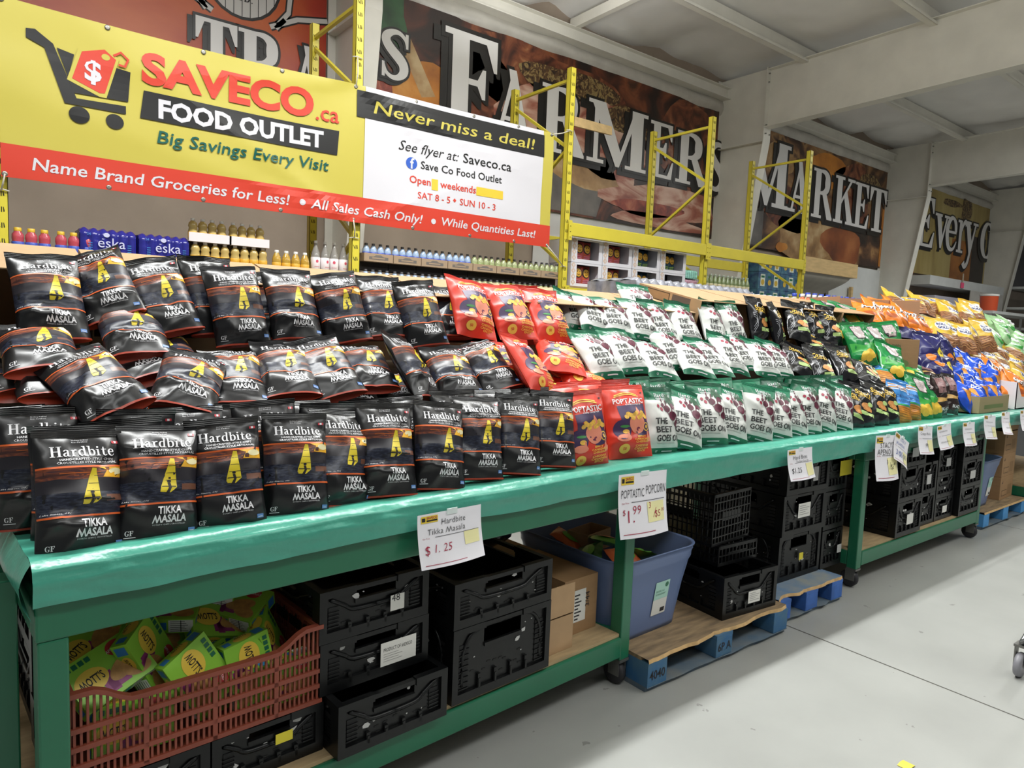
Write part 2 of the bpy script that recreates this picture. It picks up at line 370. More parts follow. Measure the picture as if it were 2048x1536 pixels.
for i, y in enumerate((6.45, 4.55, 2.65, .75, -1.15)):
    q = MB(); q.box((-8, y-.004, 5.88), (45, y+.004, 6.14), STEEL); q.box((-8, y-.1, 5.872), (45, y, 5.882), STEEL); q.box((-8, y, 6.135), (45, y+.075, 6.145), STEEL)
    q.box((-8, y-.104, 5.872), (45, y-.096, 5.91), STEEL); tag(q.build('trim_%d' % (i+1)), kind=S)
q = MB(); q.box((-8, 7.86, 5.62), (45, 7.87, 5.8), STEEL); q.box((-8, 7.78, 5.61), (45, 8.0, 5.625), STEEL); q.box((-8, 7.78, 5.79), (45, 8.0, 5.8), STEEL)
tag(q.build('trim_6'), kind=S)
FILM2 = mat('grey vapour film', 'bab6ae', .35, vary=.1, vscale=4)
q = MB(); q.grid(lambda u, v: (-8+53*u, 7.99-.16*math.sin(PI*v)*(.6+.5*noise.noise(Vector((u*60, 1, 2)))), 5.36+.28*v+.03*noise.noise(Vector((u*90, v*3, 5)))), 300, 6, FILM2)
tag(q.build('trim_7'), kind=S)
for i, xc in enumerate((-3.2, 3.42, 10.72, 17.25, 23.8, 30.4)):
    def yin(z): return 7.72 - .69*max(0, min(1, z/4.75))
    q = MB()
    q.prism([(yin(0), 0), (8.0, 0), (8.0, 5.95), (7.03, 5.95), (7.03, 4.75)], .014, STEEL, Matrix(((0, 1, 0, xc-.007), (1, 0, 0, 0), (0, 0, 1, 0), (0, 0, 0, 1))))
    for (ya, za, yb, zb) in ((yin(0), 0, 7.03, 4.75), (7.03, 4.75, 7.03, 5.95)):
        q.add([(xc-.1, ya, za), (xc+.1, ya, za), (xc+.1, yb, zb), (xc-.1, yb, zb), (xc-.1, ya-.014, za), (xc+.1, ya-.014, za), (xc+.1, yb-.014, zb), (xc-.1, yb-.014, zb)],
              [(0, 1, 2, 3), (7, 6, 5, 4), (0, 4, 5, 1), (1, 5, 6, 2), (2, 6, 7, 3), (3, 7, 4, 0)], STEEL)
    q.box((xc-.1, 7.985, 0), (xc+.1, 8.0, 5.95), STEEL); q.box((xc-.1, 7.03, 4.74), (xc+.1, 8, 4.752), STEEL)
    for zz in (4.86, 5.0, 5.7, 5.84):
        for sx in (-.06, .06): q.lathe([(.0, 0), (.016, 0), (.016, .014), (0, .014)], mat('bolt zinc', '8f8d88', .4, metal=.6), 6, (xc+sx, 7.0, zz))
    tag(q.build('steel_column'), kind=S)
    q = MB()
    q.prism([(-9, 5.3), (7.03, 4.98), (7.03, 5.93), (-9, 6.17)], .012, STEEL, Matrix(((0, 1, 0, xc-.006), (1, 0, 0, 0), (0, 0, 1, 0), (0, 0, 0, 1))))
    for za, zb in ((5.3, 4.98), (6.16, 5.92)):
        q.add([(xc-.1, -9, za), (xc+.1, -9, za), (xc+.1, 7.016, zb), (xc-.1, 7.016, zb), (xc-.1, -9, za-.013), (xc+.1, -9, za-.013), (xc+.1, 7.016, zb-.013), (xc-.1, 7.016, zb-.013)],
              [(0, 1, 2, 3), (7, 6, 5, 4), (0, 4, 5, 1), (1, 5, 6, 2), (2, 6, 7, 3), (3, 7, 4, 0)], STEEL)
    tag(q.build('steel_rafter'), kind=S)
q = MB()
q.bar((7.0, 7.9, 5.86), (7.0, -3, 6.02), .09, .14, STEEL); tag(q.build('roof_beam'), kind=S)

# ------------------------------------------------------------------ wall murals
LET = mat('mural letter white', 'e2e0de', .4); LBK = mat('mural letter black', '16120f', .4)
YM = 7.94
def mural(x0, x1, z0, z1, m, art, label):
    q = MB()
    q.box((x0, YM, z0), (x1, YM+.015, z1), m)
    art.put(q, lambda x, z, o: (x, YM-o, z), .0012, .001)
    return tag(q.build('wall_mural'), label, 'mural')
def letter(a, ch, x0, x1, z0, z1, dx=-.11, dz=-.07, fat=.045, italic=0):
    w = GL[ch][0]
    for lay, m, ft, ox, oz in ((10, LBK, fat, dx, dz), (14, LBK, fat, 0, 0), (18, LET, 0, 0, 0)):
        a.glyph(ch, lambda p: (x0+ox+(p[0]/w)*(x1-x0), z0+oz+p[1]*(z1-z0)), m, lay, ft)
def blob(a, cx, cz, rx, rz, m, lay, seed, n=22, jag=.18):
    r = random.Random(seed); ph = [r.uniform(0, 6) for _ in range(4)]
    pts = []
    for k in range(n):
        t = 2*PI*k/n; s = 1+jag*(.6*math.sin(2*t+ph[0])+.5*math.sin(3*t+ph[1])+.3*math.sin(5*t+ph[2]))
        pts.append((cx+rx*s*math.cos(t), cz+rz*s*math.sin(t)))
    a.poly(pts, m, lay)
ROAST = ramp_mat('printed roast', [(.3, '1d0f0a'), (.42, '4d2415'), (.52, '6f3a24'), (.62, '8a5233'), (.75, 'a98158')], 2.6, .4, dist=1.6, detail=12)
DARKP = ramp_mat('printed dark', [(.35, '120d0b'), (.6, '2a1c16')], 2, .4)
PUMP = ramp_mat('printed squash', [(.3, '9a5a1c'), (.55, 'c8802c'), (.7, 'd99a48')], 2, .4)
PINK = ramp_mat('printed ham', [(.3, '7a3a30'), (.44, 'a3624f'), (.54, 'c39682'), (.7, 'd8b8a6')], 1.3, .4, dist=1.5, stretch=(1, 1, 2.5))
REDM = ramp_mat('printed beef', [(.3, '5e1c14'), (.5, '99402c'), (.65, 'b86a4d')], 5, .4, dist=.8)
GREYB = ramp_mat('printed slate', [(.3, '4a4746'), (.6, '77716b')], 2, .4)
CHEESE = ramp_mat('printed bread', [(.3, '7d5c38'), (.5, 'a98455'), (.7, 'cbb084')], 3, .4)
HERB = ramp_mat('printed herbs', [(.35, '241712'), (.5, '5d4126'), (.57, '9a8452'), (.7, '4c3a20')], 9, .4, dist=2)
GREENV = ramp_mat('printed leaf', [(.3, '16301c'), (.6, '2f5a34')], 3, .4)
a = Art()
blob(a, 4.62, 4.15, .55, .62, PUMP, 1, 3, jag=.08); blob(a, 4.9, 3.5, .8, .5, PUMP, 1, 4); blob(a, 3.95, 5.2, .4, .45, GREENV, 1, 5)
blob(a, 3.9, 4.0, .3, .45, REDM, 2, 6); a.poly(((4.2, 4.9), (4.35, 5.0), (4.75, 4.35), (4.55, 4.3)), CHEESE, 2)
blob(a, 6.6, 4.9, 1.5, .55, ROAST, 2, 7); blob(a, 7.1, 5.0, .9, .28, HERB, 3, 8); blob(a, 5.6, 4.6, .7, .5, ROAST, 2, 9)
blob(a, 7.9, 4.35, .9, .55, PINK, 4, 10); blob(a, 6.4, 4.45, .7, .4, PINK, 3, 20); blob(a, 8.3, 4.75, .55, .22, HERB, 5, 11); blob(a, 9.9, 4.6, .9, .8, ROAST, 2, 12)
a.poly(((6.4, 3.2), (7.7, 3.2), (7.9, 3.8), (6.7, 4.0), (6.2, 3.7)), GREYB, 3); blob(a, 7.5, 3.85, .65, .3, CHEESE, 4, 13); blob(a, 6.2, 3.7, .5, .35, CHEESE, 4, 24)
blob(a, 9.3, 3.62, 1.35, .3, PINK, 5, 14); blob(a, 8.9, 3.48, .9, .12, REDM, 6, 15); blob(a, 9.2, 3.3, 1.1, .12, PINK, 6, 16); blob(a, 8.25, 4.1, .28, .45, PINK, 6, 17)
for ch, x0, x1, z1 in (('F', 4.86, 5.72, 5.26), ('A', 5.62, 6.36, 4.98), ('R', 6.5, 7.36, 4.95), ('M', 7.42, 8.75, 4.94), ('E', 8.82, 9.42, 4.9), ('R', 9.5, 10.34, 4.88), ('S', 10.34, 10.9, 4.86)):
    letter(a, ch, x0, x1, 4.02 if ch != 'F' else 3.98, z1)
letter(a, 'S', 3.95, 4.36, 4.42, 5.0, -.05, -.04)
mural(3.5, 10.62, 3.17, 5.42, ramp_mat('printed roast ground', [(.32, '0f0b0a'), (.46, '2a1711'), (.55, '55291a'), (.62, '7d4629'), (.7, '40231a')], 1.5, .4, detail=12, dist=.9), a, 'dark food mural lettered FARMERS behind the yellow racking')
a = Art()
blob(a, 12.6, 4.95, .55, .35, CHEESE, 1, 21); blob(a, 14.0, 3.6, 1.4, .5, CHEESE, 2, 22); blob(a, 14.4, 5.0, .8, .35, PUMP, 1, 23); blob(a, 15.6, 4.7, .9, .6, ROAST, 1, 24)
blob(a, 15.3, 3.5, .8, .45, ramp_mat('printed crust', [(.3, '4d2413'), (.55, '8a4a24'), (.75, 'a9683a')], 1.5, .4), 3, 25); blob(a, 16.4, 4.9, .6, .3, HERB, 2, 26)
blob(a, 13.0, 4.0, .9, .4, ROAST, 2, 27); a.rect(11.0, 3.2, 12.2, 3.9, GREYB, 1); a.rect(17.05, 3.2, 17.15, 5.0, PUMP, 4); blob(a, 12.9, 3.25, .2, .1, PUMP, 4, 28)
for ch, x0, x1, z1 in (('M', 11.45, 12.98, 5.22), ('A', 12.98, 13.78, 5.0), ('R', 13.88, 14.72, 4.98), ('K', 14.78, 15.66, 4.97), ('E', 15.66, 16.34, 4.96), ('T', 16.34, 17.2, 4.96)):
    letter(a, ch, x0, x1, 3.98, z1)
mural(10.85, 17.16, 3.16, 5.4, ramp_mat('printed bread ground', [(.3, '17100d'), (.44, '3d2418'), (.53, '7a5433'), (.6, 'a07a4c'), (.68, '4a2d1e')], 1.3, .4, detail=12, dist=1.1), a, 'dark bread mural lettered MARKET behind the sloping white columns')
a = Art()
TAN = ramp_mat('printed tan cloth', [(.3, '8a7443'), (.5, 'a89559'), (.7, 'b9a870')], .9, .45, stretch=(2, 1, .4))
BOT = ramp_mat('printed amber', [(.3, '7d4a1c'), (.6, 'ad6f30')], 2, .45)
a.rect(21.2, 3.18, 22.6, 4.3, BOT, 1); a.rect(18.2, 3.18, 19.0, 4.0, BOT, 1); a.rect(22.6, 3.18, 23.6, 4.5, DARKP, 2); blob(a, 22.0, 5.1, .35, .45, HERB, 2, 31); blob(a, 21.0, 5.2, .6, .1, HERB, 2, 32)
for ch, x0, x1, z0, k in (('E', 18.85, 19.95, 3.9, 1.25), ('v', 19.95, 20.85, 3.95, 1.35), ('e', 20.65, 21.5, 3.95, 1.35), ('r', 21.45, 22.1, 3.95, 1.35), ('y', 21.9, 22.85, 3.98, 1.35)):
    letter(a, ch, x0, x1, z0, z0+k, -.09, -.06, .03)
letter(a, 'O', 23.1, 24.2, 3.95, 5.0)
mural(17.4, 23.7, 3.2, 5.4, TAN, a, 'tan mural lettered Every between two far columns')
a = Art(); blob(a, 25, 4.2, 1, .6, REDM, 1, 33); letter(a, 'D', 24.2, 25.3, 3.7, 4.8)
mural(24.0, 30.2, 3.2, 5.4, DARKP, a, 'dark red mural beyond the farthest white column')
a = Art()
SUNM = ramp_mat('printed sunset red', [(.28, '6d1712'), (.5, 'a8331c'), (.7, 'c8642c')], .5, .4, dist=.4)
BARR = mat('barrel grey', 'c9c6c2', .45)
a.disc(2.34, 5.05, .42, .44, LBK, 2); a.disc(2.34, 5.05, .39, .41, BARR, 3)
for k in range(-4, 5): a.rect(2.34+k*.085-.004, 5.05-math.sqrt(max(0, .41**2-(k*.085*1.05)**2)), 2.34+k*.085+.004, 5.42, LBK, 4)
a.text('ENA', 2.34, 4.93, LBK, h=.12, layer=5, align='C', serif=True); a.text('LTD.', 2.34, 4.8, LBK, h=.085, layer=5, align='C', serif=True)
for s in (-1, 1):
    for w, m, l in ((.085, LBK, 1), (.05, BARR, 2)):
        a.line([(2.34+s*.3, 4.62), (2.34+s*.6, 4.78), (2.34+s*.95, 4.86)], w, m, l); a.line([(2.34+s*.38, 4.66), (2.34+s*.5, 4.82), (2.34+s*.52, 5.02)], w, m, l)
        a.line([(2.34+s*.36, 4.62), (2.34+s*.46, 4.74)], w, m, l)
for ch, x0, x1 in (('T', 1.86, 2.3), ('R', 2.3, 2.82), ('A', 2.84, 3.3)): letter(a, ch, x0, x1, 3.85, 4.52, -.05, -.04)
mural(-2.9, 3.28, 3.2, 5.6, SUNM, a, 'red and orange mural with barrel emblem above the yellow banner')

# ------------------------------------------------------------------ yellow pallet racking
YEL = mat('rack yellow', 'd6c63f', .4, vary=.05, vscale=4); SLOT = mat('slot dark', '2b2710', .8)
YF, YR = 5.85, 6.92
def post(name, par, x, y, h, front):
    q = MB()
    q.box((x-.038, y, 0), (x+.038, y+.004, h), YEL); q.box((x-.038, y, 0), (x-.034, y+.07, h), YEL); q.box((x+.034, y, 0), (x+.038, y+.07, h), YEL)
    q.box((x-.038, y+.066, 0), (x-.02, y+.07, h), YEL); q.box((x+.02, y+.066, 0), (x+.038, y+.07, h), YEL)
    z = 1.2
    while z < h-.04:
        for sx in (-1, 1): q.add([(x+sx*.017-.005, y-.0012, z), (x+sx*.013+.005, y-.0012, z-.03), (x+sx*.013-.003, y-.0012, z-.034), (x+sx*.017-.009, y-.0012, z)][::1], [(0, 1, 2, 3)], SLOT)
        q.add([(x-.003, y-.0012, z), (x+.003, y-.0012, z), (x+.003, y-.0012, z-.035), (x-.003, y-.0012, z-.035)], [(0, 3, 2, 1)], SLOT)
        if x < 2: q.box((x+.038, y+.025, z-.03), (x+.0392, y+.045, z), SLOT)
        z += .105
    q.box((x-.06, y-.02, 0), (x+.06, y+.09, .008), YEL)
    return q.build(name, par)
FRX = [(.17, 4.95), (2.725, 4.9), (5.235, 4.3), (7.74, 4.3), (10.16, 4.3)]
UPLAB = ['yellow rack upright at the near end of the yellow banner', 'tall yellow rack upright behind the middle of the banner', 'yellow rack upright just past the end of the banner',
         'yellow rack upright between the chip cases and the green bottles', 'last yellow rack upright in front of the MARKET mural']
for (x, h), lb in zip(FRX, UPLAB):
    e = tag(empty('rack_upright', (0, 0, 0)), lb, 'rack upright', 'yellow rack uprights')
    post('front_post', e, x, YF, h, True); post('rear_post', e, x, YR-.07, h-.55 if h > 4.5 else h, False)
    z = h-.12 if h < 4.5 else 4.22; n = 0
    while z > .3:
        q = MB(); q.bar((x, YF+.05, z), (x, YR-.05, z-(.0 if n == 0 else .62)), .035, .03, YEL) if n % 2 == 0 else q.bar((x, YR-.05, z), (x, YF+.05, z-.62), .035, .03, YEL)
        q.build('brace', e)
        z -= .1 if n == 0 else .64
        n += 1
def beam(x0, x1, y, z0, z1, lb):
    e = tag(empty('rack_beam'), lb, 'rack beam', 'yellow rack beams')
    q = MB(); q.box((x0+.045, y-.03, z0), (x1-.045, y+.02, z1), YEL); q.build('beam_tube', e, bevel=.006)
    for x, s in ((x0, 1), (x1, -1)):
        q = MB(); q.box((min(x-s*.0, x+s*.05), y-.034, z0-.05), (max(x-s*.0, x+s*.05), y-.0315, z1+.02), YEL)
        for zz in (z0-.02, z0+.04, z0+.1): q.lathe([(0, 0), (.006, 0), (.006, .004), (0, .004)], SLOT, 6, (x+s*.025, y-.036, zz))
        q.build('end_plate', e)
beam(5.235, 7.74, YF, 2.5, 2.645, 'front yellow beam above the white chip cases')
beam(7.74, 10.16, YF, 2.5, 2.645, 'front yellow beam before the blue snack boxes')
beam(5.235, 7.74, YR, 2.5, 2.645, 'rear yellow beam behind the white chip cases')
beam(7.74, 10.16, YR, 2.5, 2.645, 'rear yellow beam close to the MARKET mural')
for i, ((x0, _), (x1, _), z, lb) in enumerate(((FRX[0], FRX[1], 1.86, 'under the bottled water'), (FRX[1], FRX[2], 1.78, 'under the bottle trays'), (FRX[2], FRX[3], 1.95, 'under the white chip cases'), (FRX[3], FRX[4], 2.0, 'under the green bottles'))):
    beam(x0, x1, YF, z-.13, z-.02, 'low front yellow beam '+lb); beam(x0, x1, YR, z-.13, z-.02, 'low rear yellow beam '+lb)
    q = MB(); q.box((x0+.05, YF-.03, z-.02), (x1-.05, YR+.0, z), mat('rack deck board', '9c8460', .8, vary=.15, vscale=6)); tag(q.build('rack_deck'), 'plywood rack deck '+lb, 'shelf')

# ------------------------------------------------------------------ the big vinyl banner
VY = mat('banner yellow', 'bdb04a', .42); VR = mat('banner red', 'c93c29', .4); VK = mat('banner black', '0f0e0e', .42); VW = mat('banner white', 'cfcdd2', .42)
VG = mat('banner green', '10564c', .3); VB = mat('banner blue', '2b57b4', .3); TAPE = mat('yellow tape', 'dfb935', .35)
BW, BH, BX, BZ, BY = 4.77, 1.2, .17, 2.335, 5.795
def ban(x, y, o=0):
    u = x/BW; v = y/BH
    top = .985 - .10*(4*(u/.525)*(1-u/.525) if u < .525 else .28*4*((u-.525)/.475)*(1-(u-.525)/.475))*.35 - .04*(1-u)*(1 if v > .5 else .0)
    z = BZ + y*(.93+.07*1) * (top if v > .5 else 1) if False else BZ + y - .035*v*4*(u/.525 if u < .525 else 1)*(1-u/.525 if u < .525 else 0) - .05*v*(1-u)
    w = 0
    for (cx, cy, ang, amp, wd) in ((2.5, 1.2, 2.75, .02, .05), (2.5, 1.2, 2.95, .022, .05), (2.5, 1.2, 3.3, .018, .06), (2.5, 0, 2.62, .022, .05), (2.5, 0, 2.9, .018, .05), (2.5, 1.2, -.25, .018, .05), (2.5, 1.2, -.5, .015, .06), (2.5, 0, .4, .012, .06)):
        dx, dy = x-cx, y-cy; c, s = math.cos(ang), math.sin(ang); al = dx*c+dy*s; pr = -dx*s+dy*c
        if al > 0: w += amp*math.exp(-abs(pr)/(wd*(.4+al)))*math.exp(-al/1.3)*min(1, al*6)
    w += .012*noise.noise(Vector((x*1.6, y*2.2, .3))) + .02*math.sin(PI*u*2)
    return (BX+x, BY-w-o, z)
a = Art()
a.rect(0, 0, BW, .228, VR, 1); a.rect(2.59, .228, 4.63, 1.2, VW, 1)
# trolley emblem with price tag
a.poly(((.15, 1.03), (.2, 1.04), (.3, .97), (.43, .625), (.73, .64), (.73, .58), (.36, .575), (.25, .93), (.15, .97)), VK, 2)
a.poly(((.32, .95), (.42, .93), (.38, .75), (.57, .665), (.67, .905), (.76, .895), (.745, .675), (.415, .66)), VK, 2); a.poly(((.40, .73), (.6, .67), (.67, .9), (.6, .95), (.45, .93)), VK, 2)
a.disc(.445, .51, .062, .06, VK, 2); a.disc(.66, .51, .056, .055, VK, 2)
a.poly(((.445, .985), (.6, 1.035), (.69, .97), (.61, .67), (.57, .668), (.375, .745)), VY, 3); a.poly(((.465, .965), (.6, 1.015), (.67, .96), (.6, .7), (.57, .695), (.405, .76)), VR, 4)
a.disc(.607, .962, .026, .022, VY, 5); a.line([(.655, .985), (.7, 1.02), (.745, .98), (.725, .925), (.685, .93)], .017, VR, 5)
a.text('$', .53, .775, VW, h=.145, layer=6, align='C', bold=.03)
a.text('SAVECO', .83, .85, VR, w=1.29, h=.225, layer=3, bold=.042, res=4); a.text('.ca', 2.14, .835, VR, h=.145, layer=3, bold=.01)
a.poly(((.845, .785), (.82, .575), (2.335, .56), (2.35, .77)), VK, 2); a.text('FOOD OUTLET', .94, .605, VW, h=.14, w=1.27, layer=3, bold=.04)
a.text('Big Savings Every Visit', .93, .41, VG, w=1.33, h=.1, layer=3, shear=.15, bold=.01)
a.text('Name Brand Groceries for Less!', .17, .07, VW, w=1.75, h=.09, layer=3, shear=.12, bold=.012)
a.disc(2.03, .11, .026, .026, VW, 3); a.text('All Sales Cash Only!', 2.1, .07, VW, w=1.1, h=.085, layer=3, shear=.2, bold=.012); a.disc(3.32, .105, .026, .026, VW, 3)
a.text('While Quantities Last!', 3.41, .08, VW, w=1.16, h=.08, layer=3, shear=.15, bold=.012)
a.rect(2.51, .925, 4.64, 1.155, VK, 2); a.text('Never miss a deal!', 2.67, .985, VY, w=1.84, h=.11, layer=3, shear=.12, bold=.008)
a.text('See flyer at:', 2.93, .715, VK, w=.66, h=.095, layer=3, shear=.3); a.text('Saveco.ca', 3.64, .715, VK, w=.58, h=.095, layer=3, bold=.008)
a.disc(3.07, .612, .06, .055, VB, 3); a.text('f', 3.075, .565, VW, h=.1, layer=4, align='C', bold=.02)
a.text('Save Co Food Outlet', 3.17, .58, VK, w=.94, h=.075, layer=3, bold=.01); a.text('Open', 3.05, .435, VR, w=.23, h=.07, layer=3, bold=.015); a.rect(3.29, .4, 3.36, .505, TAPE, 3)
a.text('weekends', 3.385, .435, VR, w=.41, h=.07, layer=3, bold=.015); a.rect(3.8, .42, 4.13, .505, TAPE, 3)
a.text('SAT 8 - 5', 3.14, .3, VR, w=.36, h=.065, layer=3, bold=.01); a.disc(3.55, .335, .02, .02, VR, 3, 4); a.text('SUN 10 - 3', 3.61, .3, VR, w=.43, h=.065, layer=3, bold=.01)
e = tag(empty('vinyl_banner'), 'long yellow and red vinyl banner with shopping cart emblem, tied to the rack uprights', 'banner')
q = MB(); q.grid(lambda u, v: ban(u*BW, v*BH), 96, 24, VY)
a.cut([BW*k/96 for k in range(1, 96)], [BH*k/24 for k in range(1, 24)]).put(q, ban, .0014, .004)
q.build('sheet', e, recalc=False)
ZN = mat('grommet steel', '9a978e', .35, metal=.8)
for gx in (.02, .62, 1.25, 1.85, 2.5, 3.1, 3.75, 4.3, 4.74):
    for gy in (.02, 1.18):
        q = MB(); x, y, z = ban(gx, gy, .004); q.lathe([(.009, -.002), (.018, -.002), (.018, .002), (.009, .002)], ZN, 10); o = q.build('grommet', e); o.location = (x, y, z); o.rotation_euler = (PI/2, 0, 0)
CORD = mat('tie cord', 'c9c3b4', .8)
for gx, gy, tx, tz in ((.02, 1.18, .17, 3.62), (.02, .02, .17, 2.25), (2.5, 1.18, 2.7, 3.75), (2.5, .02, 2.7, 2.2), (4.74, 1.18, 5.2, 3.62), (4.74, .02, 5.2, 2.15)):
    q = MB(); x, y, z = ban(gx, gy, .006); q.tube([(x, y, z), ((x+tx)/2, y, (z+tz)/2-.01), (tx, YF-.012, tz)], .006, CORD, 5); q.tube([(tx-.045, YF-.01, tz), (tx, YF-.014, tz+.01), (tx+.045, YF-.01, tz)], .005, CORD, 5)
    q.build('tie_cord', e)
# ------------------------------------------------------------------ display tables, plastic covers, price signs
GRN = mat('green enamel', '20694b', .3, spec=.5, vary=.06, vscale=5); TEAL = mat('teal plastic sheet', '479c87', .28, spec=.55, vary=.05, vscale=5, bump=.22, bscale=34)
PLY = mat('raw plywood', 'a68f6b', .75, vary=.14, vscale=9, stretch=(1, 6, 6)); RUB = mat('dark rubber', '27262a', .6); ZNK = mat('dull zinc', '7e7d79', .4, metal=.7)
A1 = math.atan2(.15, 2.0); D1 = Vector((math.cos(A1), math.sin(A1), 0)); N1 = Vector((-math.sin(A1), math.cos(A1), 0)); P01 = Vector((2.1, 1.89, 0)) - D1*2.0
def T1(u, o, z): return P01 + D1*u + N1*o + Vector((0, 0, z))
def table(org, rz, L, D, lb, casters=True, rails=True):
    e = tag(empty('display_table', org, rz), lb, 'display table', 'green display tables')
    q = MB(); q.box((-.015, 0, .775), (L, .06, .865), GRN); q.box((-.015, D-.06, .775), (L, D, .865), GRN); q.box((-.015, .06, .775), (.045, D-.06, .865), GRN); q.box((L-.06, .06, .775), (L, D-.06, .865), GRN); q.build('top_frame', e, bevel=.006)
    q = MB(); q.box((0, .02, .866), (L-.015, D-.0, .925), PLY); q.build('table_top', e)
    for x in (-.012, L-.063):
        for y in (.002, D-.062):
            q = MB(); q.box((x, y, .12), (x+.06, y+.06, .776), GRN); q.build('leg', e, bevel=.005)
            q = MB(); cx, cy = x+.03, y+.03
            q.box((cx-.03, cy-.03, .108), (cx+.03, cy+.03, .12), ZNK); q.box((cx-.024, cy-.02, .045), (cx-.02, cy+.035, .108), ZNK); q.box((cx+.02, cy-.02, .045), (cx+.024, cy+.035, .108), ZNK)
            M = Matrix.Rotation(PI/2, 4, 'Y'); k0 = len(q.v)
            q.lathe([(.01, -.018), (.045, -.018), (.052, -.01), (.052, .01), (.045, .018), (.01, .018)], RUB, 18)
            q.v[k0:] = [tuple((M @ Vector(p)) + Vector((cx, cy+.018, .053))) for p in q.v[k0:]]
            q.build('caster', e)
    q = MB(); q.box((.048, .0, .135), (L-.063, .06, .222), GRN); q.box((.048, D-.06, .135), (L-.063, D, .222), GRN)
    q.box((-.01, .062, .135), (.048, D-.062, .222), GRN); q.box((L-.062, .062, .135), (L-.004, D-.062, .222), GRN); q.build('bottom_rail', e, bevel=.005)
    q = MB(); q.box((-.008, .012, .2225), (L-.064, D-.01, .236), PLY); q.build('shelf', e)
    return e
table(P01, A1, 2.06, 1.2, 'green steel display table on casters holding the black chip bags')
table((4.14, 1.9, 0), 0, 1.92, 1.2, 'green steel display table with four columns of black crates under it')
table((7.42, 1.9, 0), 0, 2.0, 1.2, 'green display table beyond the far blue pallet')
xs = on_y(37, 1300, 2.0).x; q = MB(); q.box((xs-.075, 2.0, 0), (xs, 2.075, .84), GRN); q.box((xs-1.4, 2.0, .77), (xs-.075, 2.06, .84), GRN); q.box((xs-1.4, 2.0, .12), (xs-.075, 2.06, .2), GRN)
tag(q.build('side_table', bevel=.004), 'dark green table corner at the near edge of the display', 'table')
q = MB(); q.box((2.09, 1.93, .866), (4.12, 3.08, .925), PLY); tag(q.build('bridge_board'), 'plank top laid between the two green tables over the pallets', 'board')
def cover(name, org, rz, L, D, zb, lb, left=False, seed=0):
    sec = [(-.014, zb), (-.016, zb+.03), (-.018, .915), (-.012, .94), (.006, .953), (.03, .957), (.09, .952), (.2, .948), (.4, .946), (.7, .946), (D, .946), (D+.012, .93), (D+.014, .84)]
    n = len(sec)-1
    def fn(u, v):
        t = v*n; i = min(n-1, int(t)); f = t-i
        y = sec[i][0]*(1-f)+sec[i+1][0]*f; z = sec[i][1]*(1-f)+sec[i+1][1]*f
        x = -.02 + u*(L+.02)
        w = noise.noise(Vector((x*3.1+seed, v*9, .5)))*.006 + noise.noise(Vector((x*11+seed, v*16, 3)))*.0028
        s = abs(noise.noise(Vector((x*7+v*8+seed, x*2-v*10, 9))))*.004
        if i < 4: y -= .004 + max(-.003, w*.8 + s); z += (.012*noise.noise(Vector((x*4+seed, 2, 2)))-.004*math.sin(x*5)) * (1-t/4)
        else: z += max(-.003, w*.35+s*.6) + .003
        return (x, y, z)
    q = MB(); q.grid(fn, int(L*90), 48, TEAL)
    if left:
        q.grid(lambda u, v: (-.022-.022*math.sin(PI*min(1, v*1.1))-.008*noise.noise(Vector((u*8, v*3, 1))), -.014+u*(D+.026), .957-(.957-.83)*v+.012*noise.noise(Vector((u*9, 4, 4)))*v), 40, 8, TEAL)
    o = q.build(name, None, None, 0, True); o.location = org; o.rotation_euler = (0, 0, rz)
    return tag(o, lb, 'table cover', 'teal plastic table covers')
cover('table_cover', P01, A1, 2.08, 1.2, .862, 'teal plastic cover under the black chip bags', True, 0)
cover('table_cover', (2.1, 1.892, 0), 0, 2.05, 1.2, .835, 'teal plastic cover under the white beet chip bags', False, 5)
cover('table_cover', (4.16, 1.892, 0), 0, 4.6, 1.2, .85, 'teal plastic cover under the crunchy and green chip bags, running to the far end', False, 11)

